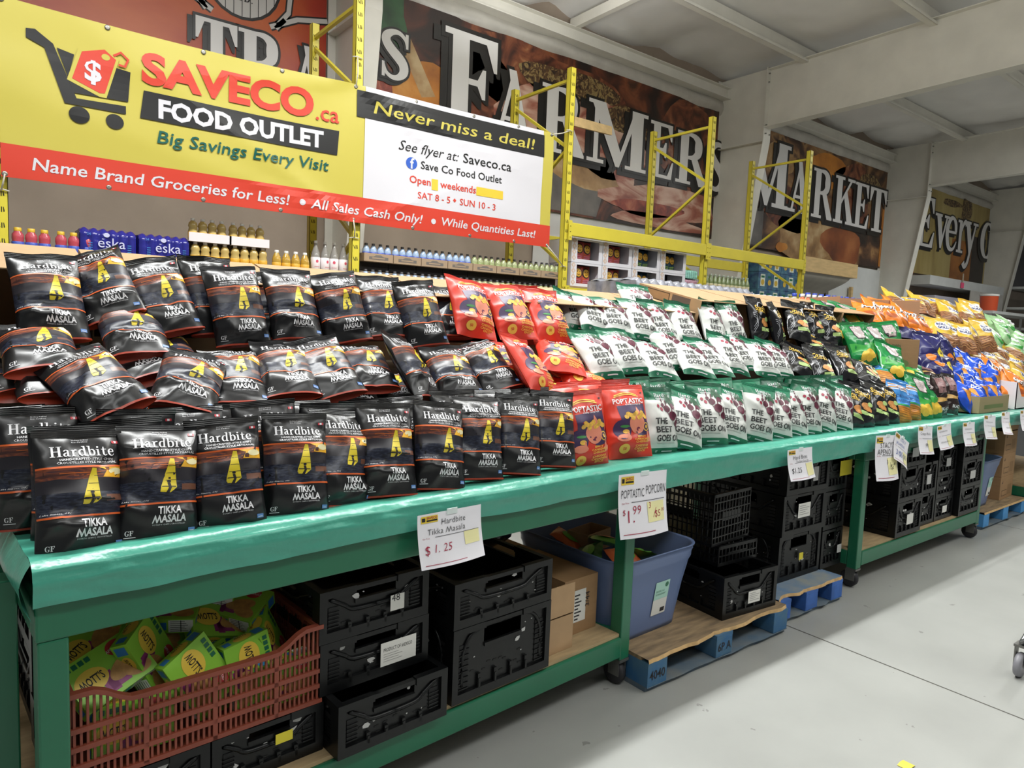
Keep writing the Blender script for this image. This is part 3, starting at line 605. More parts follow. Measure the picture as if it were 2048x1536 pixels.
PAPER = mat('white card', 'eceaf0', .55); INK = mat('black marker', '1c1a20', .5); RINK = mat('red marker', 'a3173c', .5); PYEL = mat('pale yellow sticker', 'efe9b0', .5); LYEL = mat('logo yellow', 'e3c53c', .5); BINK = mat('blue marker', '2b4c9e', .5)
def sign(P, rz, w, h, lb, lines, skew=0, curl=.012, tilt=0, yel=(.66, .28, .95, .52), small=False):
    """paper price card: lines = (text, x, y, height, material, shear)"""
    e = tag(empty('price_sign', P, rz), lb, 'price sign', 'handwritten price signs'); e.rotation_euler = (0, tilt, rz)
    def fn(x, y, o=0): return (x + skew*(y-h)/h*.0 , -o - curl*math.sin(PI*min(1, max(0, x/w)))*(1-y/h) - .03*((1-y/h)**2)*(1 if curl > .01 else .3), y-h)
    q = MB(); q.grid(lambda u, v: fn(u*w, v*h), 10, 12, PAPER)
    a = Art(); a.rect(.05*w, .83*h, .30*w, .96*h, LYEL, 1); a.text('SAVECO', .13*w, .9*h, RINK, w=.16*w, h=.045*h, layer=2, bold=.03); a.rect(.13*w, .855*h, .29*w, .885*h, INK, 2); a.rect(.06*w, .86*h, .11*w, .93*h, INK, 2)
    a.rect(yel[0]*w, yel[1]*h, yel[2]*w, yel[3]*h, PYEL, 1)
    a.rect(.24*w, .545*h, .94*w, .553*h, INK if not small else RINK, 2); a.rect(.06*w, .06*h, .68*w, .07*h, RINK, 2); a.text('Our Price', .06*w, .53*h, RINK, h=.028*h, layer=2)
    for t, x, y, hh, m, shr in lines:
        if t == '~':
            a.line([(x*w+.013*w*k, y*h+.45*hh*h*(1+math.sin(k*1.9+x*40)*math.cos(k*.7+y*30))) for k in range(44)], .0016, m, 3); continue
        v = text_mesh(t, shr, -.008, 2, 1.05)[0]; nw = (max(p[0] for p in v)-min(p[0] for p in v))*hh*h/CAP
        a.text(t, x*w, y*h, m, h=hh*h, w=min(nw, (.97-x)*w if t != 'POPTASTIC' else .45*w), layer=3, shear=shr, bold=-.008, space=1.05)
    a.cut([w*k/10 for k in range(1, 10)], [h*k/12 for k in range(1, 12)]).put(q, fn, .0004, .0012)
    q.build('card', e, recalc=False)
    q = MB(); q.box((w*.44, -.004, -.012), (w*.6, -.001, .006), mat('clear tape', 'd9e4e2', .2)); q.build('tape', e)
    return e
sign(T1(.93, -.045, .918), A1, .245, .16, 'white price card marked 1.25 below the black chip bags', [('Hardbite', .35, .76, .115, INK, .1), ('Tikka Masala', .14, .6, .115, INK, .1), ('$', .08, .25, .17, RINK, .1), ('1. 25', .22, .27, .15, RINK, .25)], yel=(.69, .3, .94, .55))
sign(Vector((1.975, 1.838, .93)), 0, .285, .25, 'large price card marked 1.99 in front of the table leg, below the red bags', [('POPTASTIC', .05, .62, .14, INK, .1), ('POPCORN', .54, .645, .15, INK, .1), ('$', .07, .36, .09, RINK, .1), ('1.', .16, .24, .2, RINK, .05), ('99', .26, .36, .14, RINK, .1), ('3', .58, .42, .1, RINK, .1), ('/', .66, .27, .16, RINK, .3), ('$5', .7, .27, .11, RINK, .1), ('00', .86, .34, .06, RINK, .1)], curl=.016, yel=(.55, .2, .92, .52), tilt=.02)
sign(Vector((3.175, 1.84, .93)), 0, .232, .152, 'small price card marked 1.25 below the white beet chip bags', [('Hard Bites', .2, .66, .14, INK, .1), ('The Beet Goes On', .3, .56, .07, INK, .2), ('$1.25', .1, .24, .17, INK, .2)], yel=(.66, .1, .96, .5))
sign(Vector((4.10, 1.838, .94)), 0, .285, .26, 'tall curling price card overlapping the slanted blue-written card', [("STACY'S", .2, .72, .13, INK, .1), ('APENO', .08, .57, .13, INK, .1), ('3', .42, .36, .1, INK, .1), ('/', .5, .24, .17, INK, .3), ('$5', .58, .24, .12, INK, .1), ('00', .76, .32, .06, INK, .1)], curl=.02, yel=(.45, .12, .95, .5), tilt=.05)
sign(Vector((4.345, 1.835, .953)), 0, .215, .17, 'slanted price card with blue writing', [('STACY', .38, .8, .11, BINK, .1), ('JALAPENO', .12, .62, .11, BINK, .1), ('3/$5.00', .14, .24, .2, BINK, .15)], tilt=.42, yel=(.6, .1, .95, .5))
sign(Vector((4.66, 1.838, .965)), 0, .215, .175, 'price card just past the slanted blue-written card', [('Crispy Minis', .15, .68, .11, INK, .15), ('.99', .35, .25, .15, INK, .15)], tilt=.08, yel=(.55, .1, .95, .5))
sign(Vector((4.945, 1.838, .945)), 0, .22, .155, 'price sign for the green chips, above the third crate column', [('~', .12, .68, .11, INK, .15), ('~', .12, .25, .1, INK, .15)], tilt=-.04, yel=(.55, .1, .95, .5))
sign(Vector((5.37, 1.838, .945)), 0, .215, .16, 'price sign above the last crate column', [('~', .15, .66, .11, INK, .15), ('~', .15, .25, .1, INK, .15)], tilt=.03, yel=(.55, .1, .95, .5))
sign(Vector((5.75, 1.838, .98)), 0, .235, .17, 'price sign above the far blue tub', [('~', .15, .66, .1, INK, .15), ('~', .2, .25, .1, INK, .15)], tilt=.08, yel=(.55, .1, .95, .5))
sign(Vector((6.10, 1.838, .985)), 0, .18, .165, 'narrow curled price sign above the brown cartons', [('~', .15, .66, .1, INK, .15), ('~', .2, .25, .1, INK, .15)], tilt=.05, curl=.03, yel=(.55, .1, .95, .5))
sign(Vector((6.51, 1.838, .98)), 0, .2, .16, 'farthest price sign, past the brown cartons', [('~', .15, .66, .1, INK, .15), ('~', .2, .25, .1, INK, .15)], tilt=.04, yel=(.55, .1, .95, .5))

# ------------------------------------------------------------------ crates, pallets, tubs and cartons under the tables
CRT = mat('black crate plastic', '0d0e0f', .36, spec=.35, vary=.25, vscale=7); CRK = mat('crate slot shadow black', '0b0b0c', .7); SCUF = mat('white scuff', 'b9b9b7', .7)
STK = mat('label paper', 'd9d8d2', .6)
def crate(P, rz, w, d, h, lb, sticker=None, style=0, seed=0, grp='black folding crates'):
    """folding crate with front at local y=0; P = front left bottom corner"""
    e = tag(empty('folding_crate', P, rz), lb, 'crate', grp); r = random.Random(seed); t = .012
    def panel(name, w, M, detail=True, low=False):
        q = MB(); hw, hh = .19*w, .17*h; hz = h*.76; hx = w/2
        def bx(x0, y0, z0, x1, y1, z1, m=CRT): 
            k = len(q.v); q.box((x0, y0, z0), (x1, y1, z1), m); q.v[k:] = [tuple(M @ Vector(p)) for p in q.v[k:]]
        bx(0, 0, 0, w, .022, .03); bx(0, .0, h-.022, hx-hw, .022, h); bx(hx+hw, .0, h-.022, w, .022, h); bx(hx-hw, .004, h-.018, hx+hw, .022, h-.004)
        bx(0, 0, .03, .024, .022, h-.022); bx(w-.024, 0, .03, w, .022, h-.022)
        bx(.024, .012, .03, hx-hw, .016, h-.022); bx(hx+hw, .012, .03, w-.024, .016, h-.022); bx(hx-hw, .012, .03, hx+hw, .016, hz-hh*.5)
        bx(hx-hw, .006, hz-hh*.5-.008, hx+hw, .018, hz-hh*.5+.004)
        if detail:
            for s in (-1, 1):
                n = max(4, int(h/.03))
                for k in range(n):
                    z = .045 + (h-.1)*k/n
                    xa = .032 if s < 0 else w-.032-.085*w
                    bx(xa, .0095, z, xa+.085*w, .0125, z+.012, CRK); bx(xa-.002, .006, z-.005, xa+.085*w+.002, .012, z-.002)
                # raised U moulding
                k0 = len(q.v); pts = [(hx+s*.4*w, h-.03), (hx+s*.27*w, h*.62), (hx+s*.27*w, h*.62), (hx+s*.2*w, h*.52), (0+hx, h*.5)] if style == 0 else [(hx+s*.4*w, h*.2), (hx+s*.4*w, h*.6), (hx+s*.33*w, h*.85), (hx+s*.2*w, h*.93), (hx, h*.93)]
                q.tube([(x, .01, z) for x, z in spline([Vector(p) for p in pts], 4)], .007, CRT, 6); q.v[k0:] = [tuple(M @ Vector(p)) for p in q.v[k0:]]
            for k in range(4):
                x = hx + (k-1.5)*w*.16
                bx(x-.006, .002, .03, x+.006, .013, h*.3); bx(x-.004, .0, h*.1, x+.004, .004, h*.24)
            for k in range(10):
                x = hx + (r.random()-.5)*w*.6; z = h*(.12+.35*r.random()); bx(x-.008, .0105, z, x+.008, .0125, z+.005, CRK)
            for k in range(6):
                x = hx + (r.random()-.5)*w*.7; z = h*(.3+.55*r.random()); s2 = r.choice((.003, .004, .006, .012))
                pts = [(x+s2*math.cos(t)*r.uniform(.5, 1.6), z+s2*math.sin(t)*r.uniform(.4, 1)) for t in [2*PI*j/7 for j in range(7)]]
                q.add([tuple(M @ Vector((a, .0103, b))) for a, b in pts], [tuple(range(7))], SCUF)
        o = q.build(name, e)
    panel('front_panel', w, Matrix.Identity(4))
    panel('back_panel', w, Matrix.Translation((w, d, 0)) @ Matrix.Rotation(PI, 4, 'Z'), False)
    panel('side_panel', d-.044, Matrix.Translation((0, d-.022, 0)) @ Matrix.Rotation(-PI/2, 4, 'Z'))
    panel('side_panel', d-.044, Matrix.Translation((w, .022, 0)) @ Matrix.Rotation(PI/2, 4, 'Z'), False)
    q = MB(); q.box((.022, .022, .005), (w-.022, d-.022, .014), CRT); q.build('base', e)
    if sticker:
        for sx, sz, sw, sh, m, txt in sticker:
            q = MB(); a = Art(); a.rect(0, 0, sw, sh, m, 0)
            if txt == '...':
                for k in range(5): a.rect(sw*.1, sh*(.8-.15*k), sw*(.6+.15*((k*2) % 3)), sh*(.84-.15*k), mat('grey print', '8d8c88', .6), 1)
            elif txt:
                a.text(txt, sw*.08, sh*.6, INK, h=min(sh*.2, .012) if len(txt) > 3 else sh*.45, w=sw*.8 if len(txt) > 6 else None, layer=1); 
                if len(txt) > 3:
                    for k in range(4): a.rect(sw*.08, sh*(.48-.1*k), sw*(.5+.1*(k % 2)), sh*(.5-.1*k), mat('grey print', '8d8c88', .6), 1)
            a.put(q, lambda x, y, o: (sx+x, -.003-o, sz+y), .0005, .0); q.build('label', e)
    return e
def c1(u, z, w, h, lb, o=.05, d=.56, **k): return crate(T1(u, o, z), A1, w, d, h, lb, **k)
YST = mat('yellow label', 'd8c936', .6)
c1(.05, .237, .315, .145, 'black crate under the near end of the red crate', o=.05, seed=1); c1(.37, .237, .315, .145, 'black crate under the far end of the red crate, yellow showing through', o=.05, seed=2, sticker=[(.17, .07, .05, .03, YST, None)])
c1(.69, .237, .385, .16, 'bottom black crate of the stack of three beside the red crate', o=-.03, d=.6, seed=3); c1(.672, .398, .38, .155, 'middle black crate with white product label in the stack of three', seed=4, sticker=[(.2, .03, .13, .075, STK, 'PRODUCT OF MEXICO')])
c1(.668, .554, .38, .155, 'top black crate with small sticker 48 in the stack of three', seed=5, sticker=[(.235, .045, .05, .05, STK, '48')])
c1(1.115, .237, .45, .255, 'tall black crate with arched panel at the bottom of the scuffed stack', o=-.004, d=.58, style=1, seed=6); c1(1.115, .493, .45, .155, 'scuffed white-streaked black crate on top of the tall arched crate', o=-.002, d=.58, seed=7)
c1(.06, .237, .55, .23, 'black crate at the back of the shelf behind the red crate', o=.66, d=.45, seed=8); c1(.06, .468, .55, .23, 'upper black crate at the back of the shelf behind the red crate', o=.66, d=.45, seed=9)
# red lattice crate
RED = mat('brick red plastic', '84402f', .5, vary=.12, vscale=9)
e = tag(empty('red_crate', T1(.05, .055, .383), A1), 'brick red slatted plastic crate full of green cookie boxes', 'crate')
def rim(x, w=.63): t = abs(x-w/2)/(w/2); return .222 - .045*(1-max(0, min(1, (t-.55)/.3))**2*(3-2*max(0, min(1, (t-.55)/.3))))
def lattice(name, w, M, scoop=True):
    q = MB()
    def bx(x0, y0, z0, x1, y1, z1):
        k = len(q.v); q.box((x0, y0, z0), (x1, y1, z1), RED); q.v[k:] = [tuple(M @ Vector(p)) for p in q.v[k:]]
    for z in (.0, .045, .09, .135): bx(0, -.004, z, w, .008, z+.012)
    n = int(w/.0135)
    for k in range(n+1):
        x = w*k/n; major = k % max(1, round(n/4)) == 0
        top = rim(x, w) if scoop else .22
        bx(max(0, x-(.006 if major else .0028)), -.004 if major else 0, 0, min(w, x+(.006 if major else .0028)), .008 if major else .006, top)
    m = 24; pts = [(w*k/m, rim(w*k/m, w) if scoop else .22) for k in range(m+1)]
    for (xa, za), (xb, zb) in zip(pts, pts[1:]):
        k = len(q.v); q.add([(xa, -.008, za), (xb, -.008, zb), (xb, .012, zb), (xa, .012, za), (xa, -.008, za+.012), (xb, -.008, zb+.012), (xb, .012, zb+.012), (xa, .012, za+.012)], [(0, 3, 2, 1), (4, 5, 6, 7), (0, 1, 5, 4), (1, 2, 6, 5), (2, 3, 7, 6), (3, 0, 4, 7)], RED)
        q.v[k:] = [tuple(M @ Vector(p)) for p in q.v[k:]]
    q.build(name, e)
lattice('front_panel', .63, Matrix.Identity(4)); lattice('back_panel', .63, Matrix.Translation((.63, .4, 0)) @ Matrix.Rotation(PI, 4, 'Z'))
lattice('side_panel', .38, Matrix.Translation((.004, .39, 0)) @ Matrix.Rotation(-PI/2, 4, 'Z'), False); lattice('side_panel', .38, Matrix.Translation((.626, .01, 0)) @ Matrix.Rotation(PI/2, 4, 'Z'), False)
q = MB(); q.box((.01, .01, .002), (.62, .39, .01), RED); q.build('base', e)
# cookie boxes
CG = mat('apple green card', '8cc63f', .4); CP = mat('plum band', '8b2f6f', .4); CY = mat('badge yellow', 'e6c54a', .4); CB = mat('blue flash', '2f7fc4', .4); COOK = mat('printed cookie', 'b98a4e', .5, vary=.2, vscale=60); CR2 = mat('apple red', 'c03a3f', .4); CWH = mat('nutrition white', 'e6e6e2', .5)
def cookie_proto():
    e = empty('cookie_box'); w, h, d = .185, .13, .045
    q = MB(); q.box((-w/2, -d/2, -h/2), (w/2, d/2, h/2), CG)
    a = Art(); a.rect(-.02, -.055, .0, .0, CP, 1); a.disc(-.045, .0, .04, .03, CY, 2); a.disc(-.045, 0, .04, .03, INK, 1.5, 24); a.text("MOTT'S", -.045, -.01, INK, w=.06, h=.022, layer=3, align='C', bold=.02)
    a.rect(-.03, -.05, .03, -.02, CP, 1); a.disc(.03, -.012, .042, .022, COOK, 2, rot=.4); a.disc(.052, -.034, .035, .02, COOK, 3, rot=-.3); a.disc(.04, .04, .024, .02, CR2, 2); a.text('APPLESAUCE', .04, .034, LET, w=.05, h=.009, layer=3, align='C')
    for k in range(4): a.rect(-.08+.016*k, .045, -.068+.016*k, .058, GRN, 2)
    a.put(q, lambda x, z, o: (x, -d/2-o, z), .0003, .0003); a.put(q, lambda x, z, o: (-x, d/2+o, z), .0003, .0003)
    b = Art(); b.rect(-.085, -.016, -.06, .014, CB, 1); b.disc(-.03, 0, .024, .017, CY, 1); b.text("MOTT'S", -.03, -.006, INK, w=.036, h=.012, layer=2, align='C', bold=.02); b.rect(.005, -.012, .02, .012, CB, 1); b.rect(.025, -.019, .088, .019, CWH, 1)
    for k in range(6): b.rect(.03, -.016+.006*k, .075-.004*(k % 3), -.0145+.006*k, INK, 2)
    b.rect(.056, -.018, .058, .018, INK, 2)
    b.put(q, lambda x, y, o: (x, y, h/2+o), .0003, .0003); b.put(q, lambda x, y, o: (x, -y, -h/2-o), .0003, .0003)
    s = Art(); s.rect(-.016, .03, .016, .058, CB, 1); s.disc(0, -.0, .018, .026, CY, 1); s.text("MOTT'S", -.007, -.018, INK, w=.034, h=.011, layer=2, rot=PI/2, bold=.02); s.rect(-.012, -.056, .012, -.036, CB, 1)
    s.put(q, lambda y, z, o: (w/2+o, y, z), .0003, .0003); s.put(q, lambda y, z, o: (-w/2-o, -y, z), .0003, .0003)
    q.build('carton', e, recalc=False); return e
cb = cookie_proto(); first = True
COOKS = [ # u, off, z, yaw, pitch(x), roll(y), label
 (.155, .17, .585, .1, -.75, -.35, 'cookie box face up at the near corner of the red crate'), (.13, .27, .625, .25, -.9, -.45, 'cookie box tilted behind the nearest one, badge reading sideways'),
 (.255, .2, .59, .75, -.3, 1.25, 'upright cookie box with round badge on its narrow end'), (.33, .32, .645, -.35, -1.35, .15, 'cookie box with white nutrition panel lying across the pile'),
 (.29, .29, .60, .4, -.7, .7, 'cookie box leaning beneath the nutrition panel box'), (.43, .36, .67, -.1, -1.3, .05, 'cookie box with nutrition panel at the back of the red crate'),
 (.46, .27, .6, .5, -.9, .5, 'cookie box with blue flash in the middle of the red crate'), (.52, .3, .625, -.6, -1.2, .35, 'cookie box standing at the far side of the red crate'),
 (.36, .13, .53, .2, -.2, 1.1, 'cookie box on end against the front slats'), (.5, .14, .5, .1, -.1, 1.4, 'cookie box seen through the front slats at the far side'), (.2, .12, .46, 0, -.1, .05, 'cookie box standing low behind the near front slats'),
 (.42, .2, .47, .3, -.2, 1.3, 'cookie box low in the middle of the red crate'), (.58, .2, .52, .9, -.3, 1.2, 'cookie box tipped against the far end of the red crate'), (.6, .12, .45, .05, 0, .0, 'cookie box low behind the far front slats')]
for u, o, z, ya, pi_, ro, lb in COOKS:
    c = cb if first else copy_tree(cb); first = False
    c.location = T1(u, o, z+.005); c.rotation_euler = (Matrix.Rotation(A1+ya, 3, 'Z') @ Matrix.Rotation(pi_, 3, 'X') @ Matrix.Rotation(ro, 3, 'Y')).to_euler()
    tag(c, 'green '+lb, 'cookie box', 'green cookie boxes in the red crate')
# cartons
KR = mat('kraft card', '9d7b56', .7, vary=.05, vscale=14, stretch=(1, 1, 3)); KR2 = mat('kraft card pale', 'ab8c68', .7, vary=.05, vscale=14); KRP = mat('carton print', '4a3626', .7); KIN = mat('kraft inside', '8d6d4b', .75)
def carton(P, rz, w, d, h, lb, art=None, side=None, rx=0, m=KR, openf=None, grp=None, flap=False):
    """carton, front left bottom corner at P, front towards local -y"""
    e = tag(empty('carton', P, rz), lb, 'carton', grp); e.rotation_euler = (Matrix.Rotation(rz, 3, 'Z') @ Matrix.Rotation(rx, 3, 'X')).to_euler()
    q = MB(); t = .004
    if openf:
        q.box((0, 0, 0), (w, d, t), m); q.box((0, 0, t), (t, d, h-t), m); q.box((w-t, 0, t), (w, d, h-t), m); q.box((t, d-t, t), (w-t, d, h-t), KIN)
        if openf == 'front': q.box((0, 0, h-t), (w, d, h), m); q.box((t, 0, t), (w-t, t, h*.28), m)
        if openf == 'top': q.box((t, 0, t), (w-t, t, h*(.95)), m)
    else: q.box((0, 0, 0), (w, d, h), m)
    if art: art.put(q, lambda x, z, o: (x, -o, z), .0004, .0005)
    if side: side.put(q, lambda y, z, o: (-o, d-y, z), .0004, .0005)
    q.build('box', e, bevel=0 if openf else .003)
    if flap:
        q = MB(); q.box((0, -.002, h), (w, .002, h+flap), m); q.build('flap', e)
    return e
c = carton(T1(1.565, .05, .237), A1, .185, .3, .145, 'open brown carton with raised front flap under the table', m=KR2, openf='top', flap=.12)
a = Art(); a.rect(.03, .05, .11, .2, STK, 1); a.text('3/44', .135, .11, INK, h=.03, layer=2, rot=PI/2)
for k in range(8): a.rect(.035, .06+.016*k, .06+.02*(k % 3)*.5, .067+.016*k, INK, 2)
carton(T1(1.77, .12, .237), A1, .2, .36, .235, 'brown carton with shipping label beside the table leg', art=a.moved(.03, .005, .9))
q = MB(); q.grid(lambda u, v: (.0+.26*math.sin(PI*v)**.5*math.cos(2*PI*u)*(.6+.3*noise.noise(Vector((u*5, v*4, 2)))), .2*math.sin(PI*v)**.5*math.sin(2*PI*u)*(.7+.3*noise.noise(Vector((u*6, v*5, 8)))), .24*v), 24, 14, mat('dark clear film', '1d1e20', .12, spec=.8))
o = q.build('plastic_bag'); o.location = T1(1.72, .62, .48); tag(o, 'crumpled dark plastic bag behind the brown cartons', 'bag')
carton(T1(1.5, .42, .237), A1, .45, .4, .24, 'shadowed brown carton at the back under the plastic bag')
# blue storage tubs
BLU = mat('blue tub plastic', '66789f', .38, spec=.5); BLI = mat('blue tub inner', '3b4e80', .4)
def tub(P, rz, wb, wt, db, dt, h, lb):
    e = tag(empty('storage_tub', P, rz), lb, 'tub', 'blue storage tubs')
    def ring(w, d, z, r=.1, n=6):
        pts = []
        for cx, cy, a0 in ((w/2-r, d/2-r, 0), (-w/2+r, d/2-r, PI/2), (-w/2+r, -d/2+r, PI), (w/2-r, -d/2+r, 1.5*PI)):
            for k in range(n): t = a0+PI/2*k/(n-1); pts.append((cx+r*math.cos(t), cy+r*math.sin(t), z))
        return pts
    prof = [(0, 0), (.06, .02), (.5, .42), (.8, .78), (.84, .9), (.9, .92), (.93, 1.0), (.985, 1.0), (.985, 1.1), (1, 1.1)]
    q = MB(); vs = []; N = 24
    def wd(s): return wb+(wt-wb)*s, db+(dt-db)*s
    for z, s in prof: w, d = wd(s); vs += ring(w, d, z*h)
    for z, s in ((.985, .97), (.5, .42), (.04, -.04)): w, d = wd(s); vs += ring(w-.012, d-.012, z*h)
    nr = len(prof)+3
    q.add(vs, [(i*N+k, i*N+(k+1) % N, (i+1)*N+(k+1) % N, (i+1)*N+k) for i in range(nr-1) for k in range(N)] + [tuple(range(N))[::-1], tuple((nr-1)*N+k for k in range(N))], BLU, True)
    q.build('shell', e)
    a = Art(); a.rect(0, 0, .1, .16, STK, 1); a.rect(0, .075, .1, .16, mat('mint label', 'a9d3c6', .5), 2); a.disc(.08, .14, .012, .012, GRN, 3); a.text('EDGERS ALL', .01, .11, GRN, w=.06, h=.009, layer=3); a.text('DE RANGEMENT', .01, .095, GRN, w=.07, h=.009, layer=3); a.rect(.06, .01, .09, .03, INK, 3)
    q = MB(); a.put(q, lambda x, z, o: (-.01+x, -db/2-(dt-db)/2*max(0, (.08+z)/h*.92-.03)-.003-o, .08+z), .0005, 0); q.build('label', e); return e
tub((2.36, 2.27, .142), .05, .49, .57, .58, .7, .385, 'blue storage tub of snack packets standing on the near pallet')
tub((6.64, 2.32, .142), .05, .32, .52, .5, .6, .4, 'blue tapered tub of green packets beside the far brown cartons')
SNK = [mat('snack orange', 'b0552e', .3), mat('snack green', '5f9a3e', .3), mat('snack dark green', '2c5a2c', .3)]
for i, (x, y, z, rx, ry, m) in enumerate(((2.3, 2.08, .47, .5, .1, 0), (2.42, 2.12, .45, .3, .5, 1), (2.36, 2.25, .49, .2, -.2, 1), (2.2, 2.2, .47, .4, .2, 2), (2.26, 2.4, .47, .1, .4, 0), (6.68, 2.2, .5, .9, .3, 2), (6.75, 2.26, .53, .8, -.3, 2), (6.6, 2.25, .52, .7, .2, 2))):
    q = MB(); mm = SNK[m]
    q.grid(lambda u, v: ((u-.5)*.18, (v-.5)*.12, .02*math.sin(PI*u)**.6*math.sin(PI*v)**.6+.008*noise.noise(Vector((u*6+i, v*6, i)))), 12, 9, mm); q.grid(lambda u, v: ((u-.5)*.18, (v-.5)*.12, -.02*math.sin(PI*u)**.6*math.sin(PI*v)**.6), 12, 9, mm)
    a = Art(); a.disc(0, 0, .05, .03, SNK[(m+1) % 2], 1); a.cut([-.03, -.015, 0, .015, .03], [-.02, 0, .02]).put(q, lambda x, y, o: (x, y, .02*math.sin(PI*(x/.18+.5))**.6*math.sin(PI*(y/.12+.5))**.6+.004+o))
    o = q.build('snack_packet'); o.location = (x, y, z); o.rotation_euler = (rx, ry, i*1.3)
    tag(o, ('orange', 'light green', 'dark green')[m]+' snack packet, '+nth(i if i < 5 else i-5)+' in the '+('near' if i < 5 else 'far')+' blue tub', 'snack packet', 'snack packets in the blue tubs')
carton((2.28, 2.3, .42), .2, .2, .12, .1, 'small torn brown carton inside the near blue tub', openf='top')
# pallets
PBL = mat('pallet blue paint', '2f628f', .65, col2='4a6d84', vary=.2, vscale=12); PWD = mat('weathered pallet wood', '9c8463', .8, col2='6f5d48', vary=.2, vscale=5, stretch=(1.2, 7, 7)); PEDG = mat('splintered wood edge', 'c2a06f', .8, vary=.2, vscale=20)
def pallet(x0, y0, w, d, lb, txt=(), rough=True, seed=1, m=PBL):
    e = tag(empty('pallet', (x0, y0, 0)), lb, 'pallet', 'blue wooden pallets'); r = random.Random(seed)
    bl = (0, w/2-.06, w-.12)
    for i, bx in enumerate(bl):
        for j, by in enumerate((0, d/2-.06, d-.12)):
            q = MB(); q.box((bx, by, .022), (bx+.12, by+.12, .108), m)
            if j == 0 and i < len(txt):
                a = Art(); a.text(txt[i], .012, .02, INK, w=.096, h=.04, layer=1, bold=.01); a.put(q, lambda x, z, o: (bx+x, by-o, .03+z), .0004, .001)
            q.build('block', e, bevel=.003)
    for by in (0, d-.13, d/2-.065):
        q = MB(); n = 20
        q.grid(lambda u, v: (u*w, by-.004+v*.13 + (.012*noise.noise(Vector((u*8, seed, 1))) if v < .5 else 0), .022), n, 1, mat('scuffed grey board', '6f7474', .75, col2='4d6478'), False); q.box((0, by+.012, 0), (w, by+.126, .0215), mat('scuffed grey board', '6f7474', .75, col2='4d6478')); q.build('bottom_board', e)
    for bx in bl:
        q = MB(); q.box((bx-.0, 0, .108), (bx+.12, d, .126), m); q.build('stringer_board', e)
    q = MB(); n = 36; top = []
    for k in range(n+1):
        u = k/n; y = (.0 + (.06*abs(noise.noise(Vector((u*3.2, seed, 4)))) + .012*abs(noise.noise(Vector((u*17, seed, 6)))))*(1 if rough else .1)); top.append((u*w, y))
    vs = [(x, y, .142) for x, y in top] + [(x, d, .142) for x, y in top] + [(x, y-.004, .126) for x, y in top]
    q.add(vs, [(k, k+1, n+1+k+1, n+1+k) for k in range(n)], PWD if seed != 5 else mat('worn blue grey deck', '8a8f8c', .8, col2='5f7c9c', vary=.2, vscale=9)); q.add(vs, [(2*(n+1)+k, 2*(n+1)+k+1, k+1, k) for k in range(n)], PEDG)
    q.box((0, .04, .126), (w, d, .1415), PWD); q.build('deck', e)
    return e
pallet(2.17, 1.8, 1.05, 1.2, 'worn blue pallet with torn plywood deck under the near blue tub', ('4040', '6P A'), True, 3)
pallet(3.235, 1.86, .66, 1.2, 'blue pallet under the two crate stacks', (), True, 5, mat('pallet royal blue', '3763ac', .6, vary=.2, vscale=14))
pallet(6.36, 1.965, 1.0, 1.1, 'bright blue pallet under the far tub and cartons', (), False, 8, mat('pallet bright blue', '4b92cd', .6, vary=.1, vscale=10))
# things on the pallets
crate((2.765, 1.87, .142), -.08, .4, .5, .205, 'open-topped black crate with torn white label at the pallet front', [(.18, .05, .09, .06, STK, '...')], seed=11)
def basket(P, rz, w, d, h, lb, n=10):
    e = tag(empty('mesh_basket', P, rz), lb, 'crate', 'black mesh baskets')
    for nm, ln, M in (('front_panel', w, Matrix.Identity(4)), ('back_panel', w, Matrix.Translation((w, d, 0)) @ Matrix.Rotation(PI, 4, 'Z')), ('side_panel', d, Matrix.Translation((0, d, 0)) @ Matrix.Rotation(-PI/2, 4, 'Z')), ('side_panel', d, Matrix.Translation((w, 0, 0)) @ Matrix.Rotation(PI/2, 4, 'Z'))):
        q = MB()
        def bx(x0, y0, z0, x1, y1, z1):
            k = len(q.v); q.box((x0, y0, z0), (x1, y1, z1), CRT); q.v[k:] = [tuple(M @ Vector(p)) for p in q.v[k:]]
        bx(0, 0, h-.016, ln, .014, h); bx(0, 0, 0, ln, .012, .016)
        nn = int(ln/.028)
        for k in range(nn+1): x = .003+(ln-.006)*k/nn; bx(x-.003, .001, .016, x+.003, .007, h-.016)
        nz = max(2, int(h/.04))
        for k in range(1, nz): z = h*k/nz; bx(0, .0, z-.003, ln, .006, z+.003)
        bx(ln*.25, .002, h*.45, ln*.75, .005, h*.62)
        q.build(nm, e)
    q = MB(); q.box((.01, .01, .002), (w-.01, d-.01, .008), CRT); q.build('base', e)
    return e
basket((2.87, 1.985, .348), -.04, .31, .4, .1, 'low black mesh basket standing in the open crate'); basket((2.83, 2.0, .449), .06, .34, .5, .26, 'tall black mesh basket on top of the low one')
for i, (z, lb, st) in enumerate(((.142, 'bottom black crate with yellow mark in the first stack on the pallet', [(.2, .1, .04, .04, YST, None)]), (.402, 'middle black crate with torn label in the first stack on the pallet', [(.14, .09, .12, .08, STK, '...')]), (.632, 'top black crate behind the Hard Bites sign', [(.25, .06, .05, .08, SCUF, None)]))):
    crate((3.44, 2.0-.01*i, z), -.02, .42, .54, .255 if i == 0 else .225, lb, st, style=1 if i == 0 else 0, seed=20+i)
for i, (z, lb, st) in enumerate(((.142, 'bottom scuffed black crate in the second stack on the pallet', [(.18, .07, .05, .05, SCUF, None)]), (.372, 'middle scuffed black crate in the second stack on the pallet', None), (.602, 'top black crate with yellow torn label in the second stack', [(.14, .08, .14, .09, YST, None)]))):
    crate((3.875, 1.99, z), 0, .235, .5, .225, lb, st, seed=30+i)
